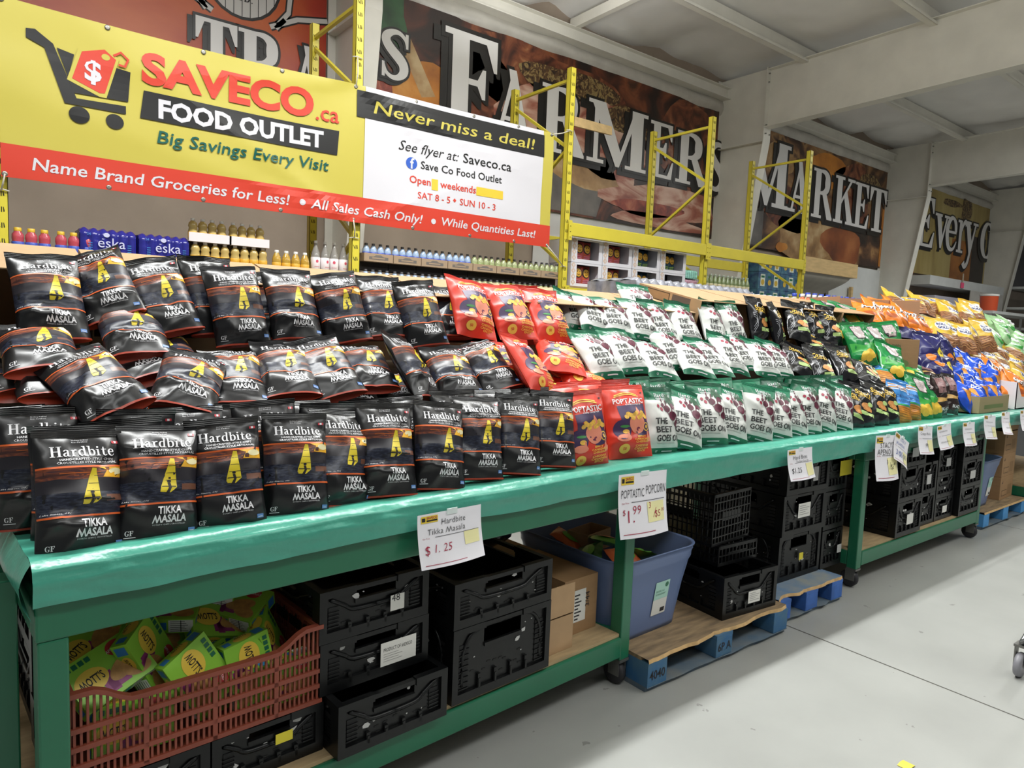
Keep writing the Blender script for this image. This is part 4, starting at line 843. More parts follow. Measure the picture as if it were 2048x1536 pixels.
for x, w, hs, nm in ((4.6, .37, (.225, .225, .2), 'first'), (4.985, .28, (.22, .22), 'second'), (5.28, .31, (.16, .16, .2), 'third'), (5.61, .385, (.2, .2, .18), 'last')):
    z = .237
    for i, h in enumerate(hs):
        crate((x, 1.895 if nm in ('first', 'last') else 1.93, z), 0, w, .55, h-.002, '%s black crate from the bottom in the %s column under the far table' % (nth(i), nm), [(w*.4, h*.3, w*.25, h*.3, SCUF if i else STK, None)] if (i+len(nm)) % 2 else None, seed=40+i+int(x*10)); z += h
z = .142
for i in range(3):
    a = Art(); a.rect(.04, .03, .18, .08, KRP, 1); a.rect(.045, .035, .175, .075, KR, 2); a.rect(.2, .03, .3, .12, mat('faded carton print', '8b6c4a', .7), 1); a.poly(((.03, .14), (.06, .14), (.06, .17)), KRP, 1)
    carton((6.99, 2.06, z), .04, .35, .42, .2, '%s brown printed carton from the bottom of the stack by the far tub' % nth(i), art=a, side=a.moved(.05, 0), grp='stacked brown cartons by the far tub', openf='top' if i == 2 else None, flap=.16 if i == 2 else False); z += .202
# shopping cart at the edge of the aisle
CW = mat('cart grey plastic', '8b8a90', .4); CHR = mat('cart chrome', 'a9abad', .25, metal=.9)
e = tag(empty('shopping_cart', (3.69, .61, 0), 0), 'grey shopping cart with small casters just entering the aisle edge', 'shopping cart')
for x, y in ((.02, .34), (.02, -.1), (.7, .4), (.7, -.16)):
    q = MB(); M = Matrix.Rotation(PI/2, 4, 'X'); k = len(q.v); q.lathe([(.01, -.014), (.05, -.014), (.056, -.006), (.056, .006), (.05, .014), (.01, .014)], CW, 16); q.v[k:] = [tuple((M @ Vector(p))+Vector((x, y, .057))) for p in q.v[k:]]
    q.box((x-.012, y-.024, .05), (x+.03, y-.018, .14), ZNK); q.box((x-.012, y+.018, .05), (x+.03, y+.024, .14), ZNK); q.box((x-.02, y-.026, .14), (x+.04, y+.026, .15), ZNK); q.build('caster', e)
q = MB()
for y in (.34, -.1): q.tube([(.02, y, .16), (.36, y+(.03 if y > 0 else -.03), .2), (.72, y+(.06 if y > 0 else -.06), .18), (.86, y+.0, .6), (.98, y, 1.0)], .013, CHR)
q.tube([(.02, .34, .16), (.0, .3, .2), (-.02, .12, .22), (.0, -.06, .2), (.02, -.1, .16)], .013, CHR); q.build('frame', e)
q = MB()
for k in range(12): s = k/11; q.tube([(.05+.8*s, .36, .9), (.14+.7*s, .3, .48), (.14+.7*s, -.06, .48), (.05+.8*s, -.12, .9)], .004, CHR, 5)
for z, s in ((.9, 0), (.76, .3), (.62, .65), (.48, 1)): q.tube([(.05+.09*s, .36-.06*s, z), (.86, .36-.06*s, z), (.86, -.12+.06*s, z), (.05+.09*s, -.12+.06*s, z), (.05+.09*s, .36-.06*s, z)], .004, CHR, 5)
q.build('basket', e)
q = MB(); q.tube([(.98, .34, 1.0), (1.02, .12, 1.01), (.98, -.1, 1.0)], .017, CW); q.build('handle', e)
# ------------------------------------------------------------------ goods standing on the racks
def bottle_proto(name, prof, capr, caph, mbody, mcap, lab=None, mlab=None, art=None):
    e = empty(name); q = MB(); q.lathe([(.001, 0)]+prof, mbody, 14); q.build('bottle_body', e)
    top = prof[-1][1]; q = MB(); q.lathe([(capr*.96, top-.004), (capr, top), (capr, top+caph), (capr*.9, top+caph+.002), (.001, top+caph+.002)], mcap, 12); q.build('cap', e)
    if lab:
        z0, z1, r = lab; q = MB(); q.lathe([(r, z0), (r+.0008, z0+.001), (r+.0008, z1-.001), (r, z1)], mlab, 16)
        if art: art.put(q, lambda x, z, o: ((r+.0012+o)*math.sin(x/r), -(r+.0012+o)*math.cos(x/r), z), .0003, .0004)
        q.build('label', e)
    return e
def place_row(proto, pts, lab, cat, grp, state={}):
    for i, p in enumerate(pts):
        k = proto.name; c = proto if k not in state else copy_tree(proto); state[k] = 1
        c.location = p; c.rotation_euler = (0, 0, .35*math.sin(i*2.3))
        tag(c, lab(i), cat, grp)
YJ = mat('amber drink', 'b8923a', .12, spec=.8, vary=.1, vscale=30); CLR = mat('clear drink', 'c2a866', .1, spec=.8); CLW = mat('pale water plastic', '9fb4cf', .12, spec=.8); GLW = mat('green drink plastic', 'a5ad7e', .12, spec=.8)
SPO = mat('sport drink body', 'b74a57', .2, spec=.7); CPY = mat('yellow cap', 'dcb437', .4); CPW = mat('white cap', 'e2e0dc', .4); CPK = mat('dark cap', '4c4a4c', .4); CPB = mat('blue cap', '3a4fb8', .4); LBW = mat('white bottle label', 'e7dfe0', .4); LBB = mat('blue bottle label', '4158b5', .35); LBY = mat('yellow bottle label', 'd9a637', .4); LBP = mat('pink print', 'd0566a', .4); GLS = mat('clear glass grey', '8e8a84', .08, spec=.9)
sp = bottle_proto('sport_drink_bottle', [(.034, 0), (.036, .01), (.036, .05), (.033, .07), (.036, .09), (.035, .115), (.022, .135), (.022, .14)], .023, .02, SPO, CPY, (.012, .066, .0365), LBB)
place_row(sp, [(.26+.077*i+(.02 if i > 2 else 0), 5.95, 1.863) for i in range(6)], lambda i: nth(i)+' yellow-capped sport drink bottle from the near rack upright', 'bottle', 'sport drink bottles')
# shrink wrapped packs
def pack(name, P, w, d, h, n, m, lb, grp, art=None, rz=0, cat='bottle pack', rows=3):
    e = tag(empty(name, P, rz), lb, cat, grp); q = MB()
    def fn(u, v):
        s = abs(math.cos(u*n*PI)); c = abs(math.cos(u*n*PI+PI/2))
        wr = .004*noise.noise(Vector((u*9+P[0]*7, v*9, 1)))
        if v < .5: z = h*.8*(v/.5); return (u*w, -.016*c*(1 if v > .04 else .6)+wr, z)
        if v < .62: t = (v-.5)/.12; return (u*w, (.03*t)-.016*c*(1-t)+wr, h*(.8+.2*t*(.45+.55*c)))
        t = (v-.62)/.38; return (u*w, .03+(d-.03)*t, h*(.88+.06*c+.06*abs(math.sin(t*rows*PI)))+wr)
    q.grid(fn, n*8, 26, m); q.grid(lambda u, v: (-.003-.006*abs(math.sin(u*rows*PI)), u*d, v*h*.9), 18, 4, m); q.grid(lambda u, v: (w+.003+.006*abs(math.sin(u*rows*PI)), u*d, v*h*.9), 18, 4, m); q.box((0, d-.01, 0), (w, d, h*.9), m)
    if art: art.put(q, lambda x, z, o: (x, -.018-o, z), .0006, .001)
    q.build('shrink_wrap', e, recalc=False)
    return e
ESK = mat('deep blue film', '2b2c86', .14, spec=.8); ESL = mat('pack logo white', 'c9cbe8', .35); ESC = mat('pack logo cyan', '3f7fc0', .35)
a = Art(); a.text('eska', .11, .075, ESL, h=.075, layer=1, res=3); a.rect(.135, .133, .15, .137, ESL, 1); a.disc(.165, .165, .02, .016, ESL, 1); a.text('24', .04, .155, ESC, h=.02, layer=1); a.poly(((.17, .02), (.185, .0), (.2, .02), (.185, .035)), ESC, 1)
for k in range(4): a.rect(.05, .05+.016*k, .075, .056+.016*k, ESC, 1); a.rect(.3, .05+.016*k, .325, .056+.016*k, ESC, 1)
pack('water_multipack', (.625, 5.93, 1.862), .36, .26, .215, 6, ESK, 'blue shrink-wrapped water pack beside the yellow-capped bottles', 'blue water packs', a); pack('water_multipack', (1.005, 5.93, 1.862), .35, .26, .21, 6, ESK, 'blue shrink-wrapped water pack beside the amber drink trays', 'blue water packs', a)
am = bottle_proto('amber_drink_bottle', [(.032, 0), (.036, .006), (.036, .075), (.03, .1), (.036, .115), (.03, .14), (.015, .155), (.014, .16)], .016, .014, CLR, CPW, (.02, .07, .0364), LBY)
for tx in (1.37, 1.675):
    place_row(am, [(tx+.037+.075*i, 5.96, 1.872) for i in range(4)], lambda i, t=tx: nth(i)+' clear amber bottle in the %s lower tray' % ('first' if t < 1.5 else 'second'), 'bottle', 'amber drink bottles in trays')
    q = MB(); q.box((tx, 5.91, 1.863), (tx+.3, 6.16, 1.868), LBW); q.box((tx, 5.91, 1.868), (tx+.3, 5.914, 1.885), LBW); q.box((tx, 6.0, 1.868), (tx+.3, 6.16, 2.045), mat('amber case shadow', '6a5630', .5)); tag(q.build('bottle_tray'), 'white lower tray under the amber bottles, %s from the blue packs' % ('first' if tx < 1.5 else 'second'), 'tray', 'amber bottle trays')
    q = MB(); q.box((tx-.02, 5.91, 2.046), (tx+.3, 6.16, 2.05), LBW); q.box((tx-.02, 5.91, 2.05), (tx+.3, 5.914, 2.115), LBW); tag(q.build('bottle_tray'), 'white upper tray of amber bottles, %s from the blue packs' % ('first' if tx < 1.5 else 'second'), 'tray', 'amber bottle trays')
    place_row(am, [(tx+.02+.072*i, 5.96, 2.052) for i in range(4)], lambda i, t=tx: nth(i)+' clear amber bottle in the %s upper tray' % ('first' if t < 1.5 else 'second'), 'bottle', 'amber drink bottles in trays')
yb = bottle_proto('yellow_drink_bottle', [(.034, 0), (.037, .006), (.037, .1), (.03, .13), (.017, .155), (.016, .16)], .018, .016, YJ, CPW, (.02, .075, .0374), LBY)
place_row(yb, [(2.05+.082*(i % 4)+(.03 if i > 3 else 0), 5.95+(.08 if i > 3 else 0), 1.863) for i in range(8)], lambda i: nth(i % 4)+' deep yellow drink bottle in the %s row left of the sparkling water' % ('front' if i < 4 else 'back'), 'bottle', 'deep yellow drink bottles')
a = Art(); a.disc(0, .115, .012, .014, LBP, 1, 8); a.line([(-.022+.004*k, .065+.006*(k % 2)) for k in range(12)], .003, LBP, 1)
sw = bottle_proto('sparkling_water_bottle', [(.036, 0), (.039, .006), (.039, .15), (.034, .185), (.016, .245), (.013, .275)], .015, .017, GLS, CPW, (.04, .15, .0394), LBW, a)
place_row(sw, [(2.40+.086*i, 5.97, 1.863) for i in range(4)], lambda i: nth(i)+' tall clear bottle with white and pink label beside the rack upright', 'bottle', 'sparkling water bottles')
wb = bottle_proto('water_bottle', [(.031, 0), (.034, .006), (.034, .09), (.031, .11), (.018, .137), (.014, .142)], .016, .016, CLW, CPK, (.02, .08, .0344), LBB)
gb = bottle_proto('green_drink_bottle', [(.031, 0), (.034, .006), (.034, .09), (.031, .11), (.018, .137), (.014, .142)], .016, .016, GLW, CPK, (.02, .08, .0344), mat('green bottle label', '8a9a5c', .35))
TRK = mat('tray card', 'a48c72', .7); TRP = mat('tray print', '6f6761', .7)
for tier, z in (('lower', 1.782), ('upper', 2.02)):
    for k in range(8):
        x = 2.84+.302*k; q = MB(); q.box((x, 5.92, z), (x+.294, 6.17, z+.004), TRK); q.box((x, 5.92, z+.004), (x+.294, 5.924, z+.075), TRK); q.box((x, 5.924, z+.004), (x+.004, 6.17, z+.075), TRK); q.box((x+.29, 5.924, z+.004), (x+.294, 6.17, z+.075), TRK)
        a = Art(); a.poly(((.05, .018), (.245, .018), (.245, .045), (.2, .045), (.17, .06), (.12, .06), (.095, .045), (.05, .045)), TRP, 1); a.rect(.08, .027, .21, .037, TRK, 2); a.put(q, lambda u, w, o: (x+u, 5.92-o, z+w), .0006, .0006)
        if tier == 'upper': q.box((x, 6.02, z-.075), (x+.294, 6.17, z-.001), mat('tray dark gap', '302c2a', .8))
        tag(q.build('bottle_tray'), '%s %s brown carton tray of round bottles past the tall upright' % (nth(k), tier), 'tray', 'brown bottle trays')
        place_row(wb if k < 4 else gb, [(x+.038+.073*i, 5.965, z+.006) for i in range(4)], lambda i: '%s %s bottle in the %s %s brown tray' % (nth(i), 'blue' if k < 4 else 'pale green', nth(k), tier), 'bottle', 'bottles in the brown trays')
# white display cases with chip bags
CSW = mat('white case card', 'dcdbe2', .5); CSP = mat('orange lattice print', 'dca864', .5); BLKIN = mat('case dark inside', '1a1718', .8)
CBO = mat('orange chip film', 'c9602c', .3, col2='b5485a', vary=.2, vscale=18); CBT = mat('teal chip film', '23475c', .3, vary=.3, vscale=20); CBY = mat('chip face yellow', 'd8a63a', .4)
def small_bag(w, h, t, m, art, seed):
    q = MB(); r = random.Random(seed)
    def fz(x, y): u = 2*x/w; v = y/h; return t*.5*max(0, 1-abs(u)**2.4)**.7*max(0, math.sin(PI*min(1, max(0, v))))**.5 + .004*noise.noise(Vector((u*3+seed, v*4, seed)))
    q.grid(lambda u, v: ((u-.5)*w, -fz((u-.5)*w, v*h), v*h), 12, 14, m); q.grid(lambda u, v: ((u-.5)*w, .6*fz((u-.5)*w, v*h), v*h), 6, 8, m)
    if art: art.cut([w*(k/12-.5) for k in range(1, 12)], [h*k/14 for k in range(1, 14)]).put(q, lambda x, y, o: (x, -fz(x, y)-o-.001, y), .0006, .0006)
    return q
def facebag(m):
    a = Art(); a.disc(0, .165, .062, .058, INK, 1); a.disc(0, .165, .046, .047, CBY, 2); a.rect(-.026, .175, -.01, .184, INK, 3); a.rect(.01, .175, .026, .184, INK, 3); a.line([(-.022, .15), (0, .14), (.022, .15)], .006, INK, 3)
    for k in range(3): a.rect(-.05, .075-.02*k, .05, .085-.02*k, mat('chip print pink', 'c77b8b', .4) if m is CBO else mat('chip print lime', '8fae4f', .4), 1)
    return a
CS = [(5.40, .49), (5.90, .5), (6.42, .5), (6.935, .5)]
for tier, z, hh in (('lower', 1.952, .275), ('upper', 2.23, .27)):
    for k, (x, w) in enumerate(CS):
        e = tag(empty('display_case', (x, 5.93, z)), '%s white lattice-printed chip case in the %s row under the yellow beam' % (nth(k), tier), 'display case', 'white chip display cases')
        q = MB(); q.box((0, .02, 0), (w, .4, .004), CSW); q.box((0, .004, .0), (.09, .008, hh), CSW); q.box((w-.055, .004, 0), (w, .008, hh), CSW); q.box((.09, .004, 0), (w-.055, .008, .04), CSW); q.box((.09, .004, hh-.022), (w-.055, .008, hh), CSW)
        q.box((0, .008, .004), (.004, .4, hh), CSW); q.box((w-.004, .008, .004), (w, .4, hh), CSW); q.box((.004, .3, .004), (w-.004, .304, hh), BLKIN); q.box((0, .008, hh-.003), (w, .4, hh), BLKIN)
        a = Art()
        for j in range(4):
            for s, ww in ((.03, .005), (.018, .004)):
                zc = .05+.065*j; a.line([(.04-s, zc), (.04, zc+s), (.04+s, zc), (.04, zc-s), (.04-s, zc)], ww, CSP, 1)
        a.put(q, lambda X, Z, o: (X, .004-o, Z), .0006, .0006); q.build('carton', e)
        if tier == 'lower' and k == 3: continue
        m = CBO if k < 2 else CBT
        for j in range(2):
            b = small_bag(.175, .245, .08, m, facebag(m), k*2+j).build('chip_bag', None, (x+.16+.165*j, 6.03+.03*j, z+.006), recalc=False)
            b.rotation_euler = (.06, (.06, -.05)[j]*(1+k*.3), .1*(j-.5))
            tag(b, '%s chip bag with round yellow face, %s in the %s %s white case' % ('orange' if k < 2 else 'teal', nth(j), nth(k), tier), 'chip bag', 'face-logo chip bags in the white cases')
for z, m, lb in ((2.19, mat('teal can film', '8cc3b6', .25, vary=.2, vscale=30), 'teal can pack at the end of the white chip cases'), (2.07, mat('mauve can film', 'b98fa0', .25, vary=.2, vscale=30), 'mauve can pack under the teal one'), (1.953, mat('grey can film', 'b5b3b8', .25), 'grey can pack at the bottom of the can stack')):
    pack('can_pack', (7.455, 5.95, z), .25, .26, .115, 6, m, lb, 'can packs')
# back riser, shrink-wrapped bottles and juice bottles behind the cartons
q = MB(); q.box((3.3, 3.2, 1.55), (9.2, 4.1, 1.6), PLY)
for x in (3.32, 5.0, 7.0, 9.14):
    for y in (3.21, 4.05): q.box((x, y, 0), (x+.05, y+.05, 1.55), PLY)
tag(q.build('back_shelf'), 'plain wooden back shelf standing behind the slanted cartons', 'shelf')
DKF = mat('clear shrink over dark bottles', '7d7f88', .1, spec=.9, vary=.35, vscale=14); CLF = mat('clear shrink over water', 'b9c3d2', .1, spec=.9, vary=.25, vscale=18)
for i in range(6):
    pack('bottle_multipack', (3.75+.36*i, 3.42, 1.602), .35, .5, .27 if i < 4 else .235, 4, DKF if i < 4 else CLF, '%s shrink-wrapped %s bottle pack on the shelf behind the cartons' % (nth(i), 'dark' if i < 4 else 'clear'), 'shrink-wrapped bottle packs')
gj = bottle_proto('green_bottle', [(.03, 0), (.034, .005), (.034, .11), (.026, .15), (.014, .18), (.013, .2)], .015, .016, mat('olive glass', '7a8a5c', .12, spec=.8), mat('silver cap', 'a9b5a8', .3), (.03, .09, .0344), mat('cream label', 'c9c09a', .5))
place_row(gj, [(7.95+.095*(i % 11), 5.98+.09*(i//11), 2.072) for i in range(22)], lambda i: nth(i % 11)+' green glass bottle from the upright in the %s row' % ('front' if i < 11 else 'back'), 'bottle', 'green glass bottles on the rack')
q = MB(); q.box((7.88, 5.93, 2.002), (9.2, 6.3, 2.07), LBW); tag(q.build('bottle_crate_board'), 'white tray board under the green glass bottles', 'tray')
oj = bottle_proto('juice_bottle', [(.036, 0), (.04, .006), (.04, .14), (.033, .19), (.017, .225), (.016, .235)], .019, .02, mat('orange juice', 'd9714a', .2), CPW, (.05, .13, .0404), mat('pink label', 'd9a0a8', .4))
place_row(oj, [(5.75+.098*i, 3.3, 1.603) for i in range(9)], lambda i: nth(i)+' orange juice bottle on the shelf behind the green chip bags', 'bottle', 'orange juice bottles')
bj = bottle_proto('blue_cap_bottle', [(.036, 0), (.04, .006), (.04, .16), (.033, .21), (.019, .25), (.018, .262)], .022, .024, mat('cloudy lemonade', 'cfc9a8', .2), CPB, (.05, .13, .0404), mat('pale label', 'd9d9d2', .4))
place_row(bj, [(6.1+.12*(i%24)+.03*(i//24), 3.45 if i < 24 else 3.6, 1.603) for i in range(36)], lambda i: '%s blue-capped lemonade bottle counted along the %s shelf row' % (nth(i) if i < 24 else nth(i-24), 'front' if i < 24 else 'back'), 'bottle', 'blue-capped lemonade bottles')
# blue snack boxes behind the last upright, wood and white fittings against the far wall
SBX = mat('navy snack case', '2f4570', .4, col2='4f7f8f', vary=.2, vscale=12); SB2 = mat('snack pouch print', 'd7dccb', .4); SB3 = mat('snack pouch fruit', 'c9a83c', .4)
q = MB(); q.box((10.95, 7.12, .0), (12.4, 7.85, 1.98), mat('navy stack base', '2a3550', .6)); tag(q.build('case_stack_base'), 'dark stacked case block beneath the blue snack boxes', 'box')
for r_ in range(3):
    for k in range(2):
        x, z = 10.97+.7*k, 1.985+.305*r_; q = MB(); q.box((x, 7.15, z), (x+.69, 7.8, z+.3), SBX); a = Art()
        for j in range(3): a.rect(.06+.21*j, .05, .2+.21*j, .26, SB2 if (j+k) % 2 == 0 else SBX, 1); a.disc(.13+.21*j, .12, .05, .05, SB3, 2); a.rect(.08+.21*j, .2, .18+.21*j, .235, GRN, 2)
        a.put(q, lambda X, Z, o: (x+X, 7.15-o, z+Z), .002, .002); tag(q.build('snack_case'), '%s blue fruit-snack case of the %s layer behind the last upright' % (('near', 'far')[k], ('bottom', 'middle', 'top')[r_]), 'box', 'blue fruit-snack cases')
WDP = mat('pale pine board', 'c9ab78', .65, vary=.12, vscale=4, stretch=(1, 5, 5)); HOOD = mat('grey sheet metal', '9a958a', .5, vary=.08, vscale=4); WHB = mat('white sheet', 'c6c8c6', .55, vary=.06, vscale=3)
e = tag(empty('extract_hood', (12.4, 7.2, 0)), 'pale wooden board box over a grey sheet metal hood below the MARKET mural', 'hood')
q = MB(); q.box((0, 0, 2.72), (2.2, .04, 3.0), WDP); q.box((2.16, .04, 2.72), (2.2, .75, 3.0), WDP); q.build('board', e)
q = MB(); q.grid(lambda u, v: (.05+2.0*u-.25*v*u, .06+.5*math.sin(v*PI/2)**2, 2.72-.42*v), 8, 8, HOOD); q.build('hood_panel', e)
q = MB(); q.box((14.8, 7.9, 0), (17.1, 7.96, 3.1), WHB); tag(q.build('wall_sheet'), 'whitish sheet leaning on the wall below the MARKET mural', 'sheet')
q = MB(); q.box((15.6, 7.8, 1.6), (15.68, 7.86, 2.62), WDP); tag(q.build('wood_stick'), 'upright pine stick in front of the whitish sheet', 'stick')
e = tag(empty('wall_shelf', (18.4, 7.3, 0)), 'white wall shelf with hanging film below the Every mural', 'shelf')
q = MB(); q.box((0, 0, 2.86), (5.0, .6, 3.08), WHB); q.build('shelf_board', e); q = MB(); q.box((2.6, .0, 2.0), (5.0, .02, 2.86), FILM2); q.build('film', e)
q = MB(); q.box((0, .55, 1.6), (5.0, .6, 1.66), WHB); q.box((0, .05, 2.18), (5.2, .6, 2.24), WHB); q.build('lower_board', e)
q = MB(); q.box((18.9, 7.35, 2.242), (20.4, 7.8, 2.62), mat('lilac grey carton', 'b9b7c4', .6)); tag(q.build('storage_box'), 'pale lilac carton on the wall shelf below the Every mural', 'box')
PNK = mat('pink tag', 'e8567e', .6); q = MB(); q.box((20.25, 7.27, 2.88), (20.42, 7.285, 3.02), PNK); q.add([(20.3, 7.276, 3.02), (20.37, 7.276, 3.02), (20.36, 7.276, 3.25), (20.31, 7.276, 3.25)], [(0, 1, 2, 3)], mat('clear strip', 'b5aa98', .3)); q.box((20.31, 7.27, 3.02), (20.36, 7.284, 3.25), mat('clear strip', 'b5aa98', .3)); tag(q.build('pink_tag'), 'small hot pink tag hanging from the white wall shelf', 'tag')
e = tag(empty('water_cooler', (19.9, 6.5, 2.27)), 'orange round water cooler with white lid near the far column', 'water cooler')
q = MB(); q.lathe([(.17, 0), (.185, .02), (.195, .36), (.2, .37)], mat('cooler orange', 'dd5a33', .4), 20); q.build('barrel', e); q = MB(); q.lathe([(.205, .37), (.21, .38), (.205, .42), (.001, .43)], CPW, 20); q.build('lid', e); q = MB(); q.tube([(.19, -.03, .3), (.23, -.04, .28), (.2, -.03, .22)], .012, CPW); q.build('handle', e)
q = MB(); q.box((19.3, 6.2, 2.2), (23.5, 6.9, 2.268), WHB)
for x in (19.35, 23.4):
    for y in (6.25, 6.8): q.box((x, y, 0), (x+.05, y+.05, 2.2), WHB)
tag(q.build('cooler_stand'), 'white stand under the orange water cooler', 'stand')
e = tag(empty('white_shelving', (24.3, 6.9, 0)), 'white shelving beyond the farthest visible column', 'shelf')
for z in (1.9, 2.5, 3.1): q = MB(); q.box((0, 0, z), (4, .6, z+.07), WHB); q.build('shelf_board', e)
for x in (0, 3.93): q = MB(); q.box((x, 0, 0), (x+.07, .07, 3.4), WHB); q.build('leg', e)
q = MB(); q.box((9.3, 3.0, 0), (11.5, 3.9, 1.62), mat('dark steel rack', '4a4a4c', .5)); tag(q.build('stock_cage'), 'dark grey stock cage past the end of the chip display', 'cage')

q = MB(); q.grid(lambda u, v: (6.5+4.0*u, 7.985-.02*abs(noise.noise(Vector((u*14, v*5, 1)))), 2.35+.84*v-.1*u*v*0), 60, 12, mat('white wall film', 'd3d2cf', .35)); tag(q.build('wall_film'), 'creased white film on the wall below the FARMERS mural', 'film sheet')
q = MB(); q.bar(on_y(1145, 242, 5.9), on_y(1222, 262, 6.3), .03, .1, WDP); tag(q.build('wood_plank'), 'short pine plank resting across the rack upright in front of the FARMERS mural', 'plank')
P = on_z(1800, 1534, 0); q = MB(); q.grid(lambda u, v: (P.x+.05*u, P.y-.03+.04*v, .002+.004*math.sin(PI*u)), 6, 4, mat('yellow scrap', 'd9c84a', .6)); tag(q.build('paper_scrap'), 'small yellow paper scrap on the concrete floor', 'scrap')
# ------------------------------------------------------------------ chip bags
class Film:
    """the shape of one filled, creased bag: front surface z(u,v), v along the height, u across"""
    def __init__(s, W, H, T, seed, b0=.0, crease=.0045, flop=0, seal=.945):
        s.W, s.H, s.T, s.b0, s.flop, s.seal, s.seed = W, H, T, b0, flop, seal, seed
        r = random.Random(seed); s.cr = []
        for k in range(17):
            an = r.choice((r.uniform(.2, 1.2), r.uniform(1.9, 2.9), r.uniform(-.25, .25), r.uniform(0, PI)))
            s.cr.append((r.uniform(-.5, .5)*W, r.uniform(.04, .9)*H, math.cos(an), math.sin(an), r.choice((-1, 1, 1))*crease*r.uniform(.4, 1.3), r.uniform(.007, .022), r.uniform(.03, .09)))
        s.tw = r.uniform(-1, 1); s.sk = r.uniform(-.03, .03); s.ph = r.uniform(0, 6); s.k2 = r.uniform(.35, .65)
    def half(s, v): return s.W/2*(1 - .055*math.sin(PI*min(1, v/.95))**2 + (.02 if v > s.seal else 0))
    def prof(s, v):
        if v >= s.seal: return 0
        lo = s.b0 + (1-s.b0)*math.sin(PI/2*min(1, v/.26)) if v < .26 else 1
        hi = 1 if v < .5 else math.cos(PI/2*(v-.5)/(s.seal-.5))**.75
        return lo*hi
    def bend(s, u, v):
        z = 0
        if v > .8: t = (v-.8)/.2; z += s.flop*t*t*(.022+.014*u*s.tw) ; z += .004*math.sin(u*5+s.ph)*t
        if s.b0 < .2 and v < .1: z += .004*math.sin(u*4+s.ph)*(1-v/.1)
        return z
    def front(s, u, v):
        x, y = u*s.half(v), v*s.H
        p = max(0, 1-abs(u)**2.6)**.62*s.prof(v)
        d = 0
        for cx, cy, c, q, a, w, L in s.cr:
            al = (x-cx)*c+(y-cy)*q; pr = -(x-cx)*q+(y-cy)*c
            d += a*math.exp(-abs(pr)/w)*math.exp(-(al/L)**2)
        d += .006*noise.noise(Vector((x*17+s.seed, y*17, s.seed*.7)))
        d += .0028*math.sin(u*13+s.ph)*math.exp(-((v-.88)/.07)**2) + .002*math.sin(u*10+s.ph)*math.exp(-((v-.06)/.05)**2)*(1-s.b0)
        return Vector((x+s.sk*y, y, s.T/2*p + d*min(1, p*2.2+.05) + s.bend(u, v)))
    def back(s, u, v):
        x, y = u*s.half(v), v*s.H
        return Vector((x+s.sk*y, y, -s.T/2*max(0, 1-abs(u)**2.6)**.62*s.prof(v)*.9 - .0012 + s.bend(u, v)))
    def ink(s, x, y, o):
        v = min(1, max(0, y/s.H)); u = max(-1, min(1, x/s.half(v))); e = .004
        p = s.front(u, v); a = s.front(min(1, u+e/s.W), v)-s.front(max(-1, u-e/s.W), v); b = s.front(u, min(1, v+e/s.H))-s.front(u, max(0, v-e/s.H))
        n = a.cross(b)
        if n.length < 1e-12: n = Vector((0, 0, 1))
        n.normalize()
        if n.z < 0: n = -n
        return p + n*o
NU, NV = 28, 42
UU = [math.sin(PI/2*(2*i/NU-1)) for i in range(NU+1)]
def make_bag(name, f, art, bands, base, back=None, gus=None, seal=None):
    """bands: (v0, v1, material) wrapping the film. children: top_seal and, for flat-bottomed bags, bottom_gusset"""
    vv = sorted(set([i/NV*f.seal for i in range(NV+1)] + [b for t in bands for b in t[:2] if b < f.seal]))
    vv = [v for i, v in enumerate(vv) if i == 0 or v-vv[i-1] > 1e-5]
    def mt(v):
        for v0, v1, m in bands:
            if v0 <= v <= v1: return m
        return base
    q = MB()
    for fn, flip in ((f.front, False), (f.back, True)):
        uu = UU if not flip else UU[::2]
        n = len(uu); k0 = len(q.v); q.v += [tuple(fn(u, v)) for v in vv for u in uu]
        for j in range(len(vv)-1):
            m = q.mi(mt((vv[j]+vv[j+1])/2) if not flip else (back or mt((vv[j]+vv[j+1])/2)))
            for i in range(n-1):
                c = [k0+j*n+i, k0+j*n+i+1, k0+(j+1)*n+i+1, k0+(j+1)*n+i]
                q.f.append(c[::-1] if flip else c); q.m.append(m); q.sm.append(True)
    if art: art.put(q, f.ink, .0003, .0008, True)
    root = q.build(name, recalc=False)
    q = MB(); m = seal or mt(.97); vs = []
    rows = 7
    for j in range(rows+1):
        v = f.seal+(1-f.seal)*j/rows
        for u in UU[::2]: p = f.front(u, v); vs.append((p.x, p.y, p.z+.0012*math.sin(j*PI)+(.0014 if j % 2 else 0)))
    n = len(UU[::2]); q.add(vs, [(j*n+i, j*n+i+1, (j+1)*n+i+1, (j+1)*n+i) for j in range(rows) for i in range(n-1)], m, False)
    q.build('top_seal', root, recalc=False)
    if gus:
        q = MB(); vs = []
        for t in range(6):
            s = t/5
            for u in UU[::2]:
                a, b = f.front(u, 0), f.back(u, 0); p = a.lerp(b, s); p.y += .012*math.sin(PI*s)*(1-u*u); vs.append(tuple(p))
        q.add(vs, [(j*n+i, j*n+i+1, (j+1)*n+i+1, (j+1)*n+i) for j in range(5) for i in range(n-1)], gus, True)
        vs = []
        for v in (0, .006, .012, .018):
            for u in UU[::2]: vs.append(tuple(f.ink(u*f.half(v), v*f.H, .0016)))
        q.add(vs, [(j*n+i, j*n+i+1, (j+1)*n+i+1, (j+1)*n+i) for j in range(3) for i in range(n-1)], gus, True)
        q.build('bottom_gusset', root, recalc=False)
    return root
def film(name, col, rough=.3, vary=0, **k): return mat(name, col, rough, spec=.6, vary=vary, **k)
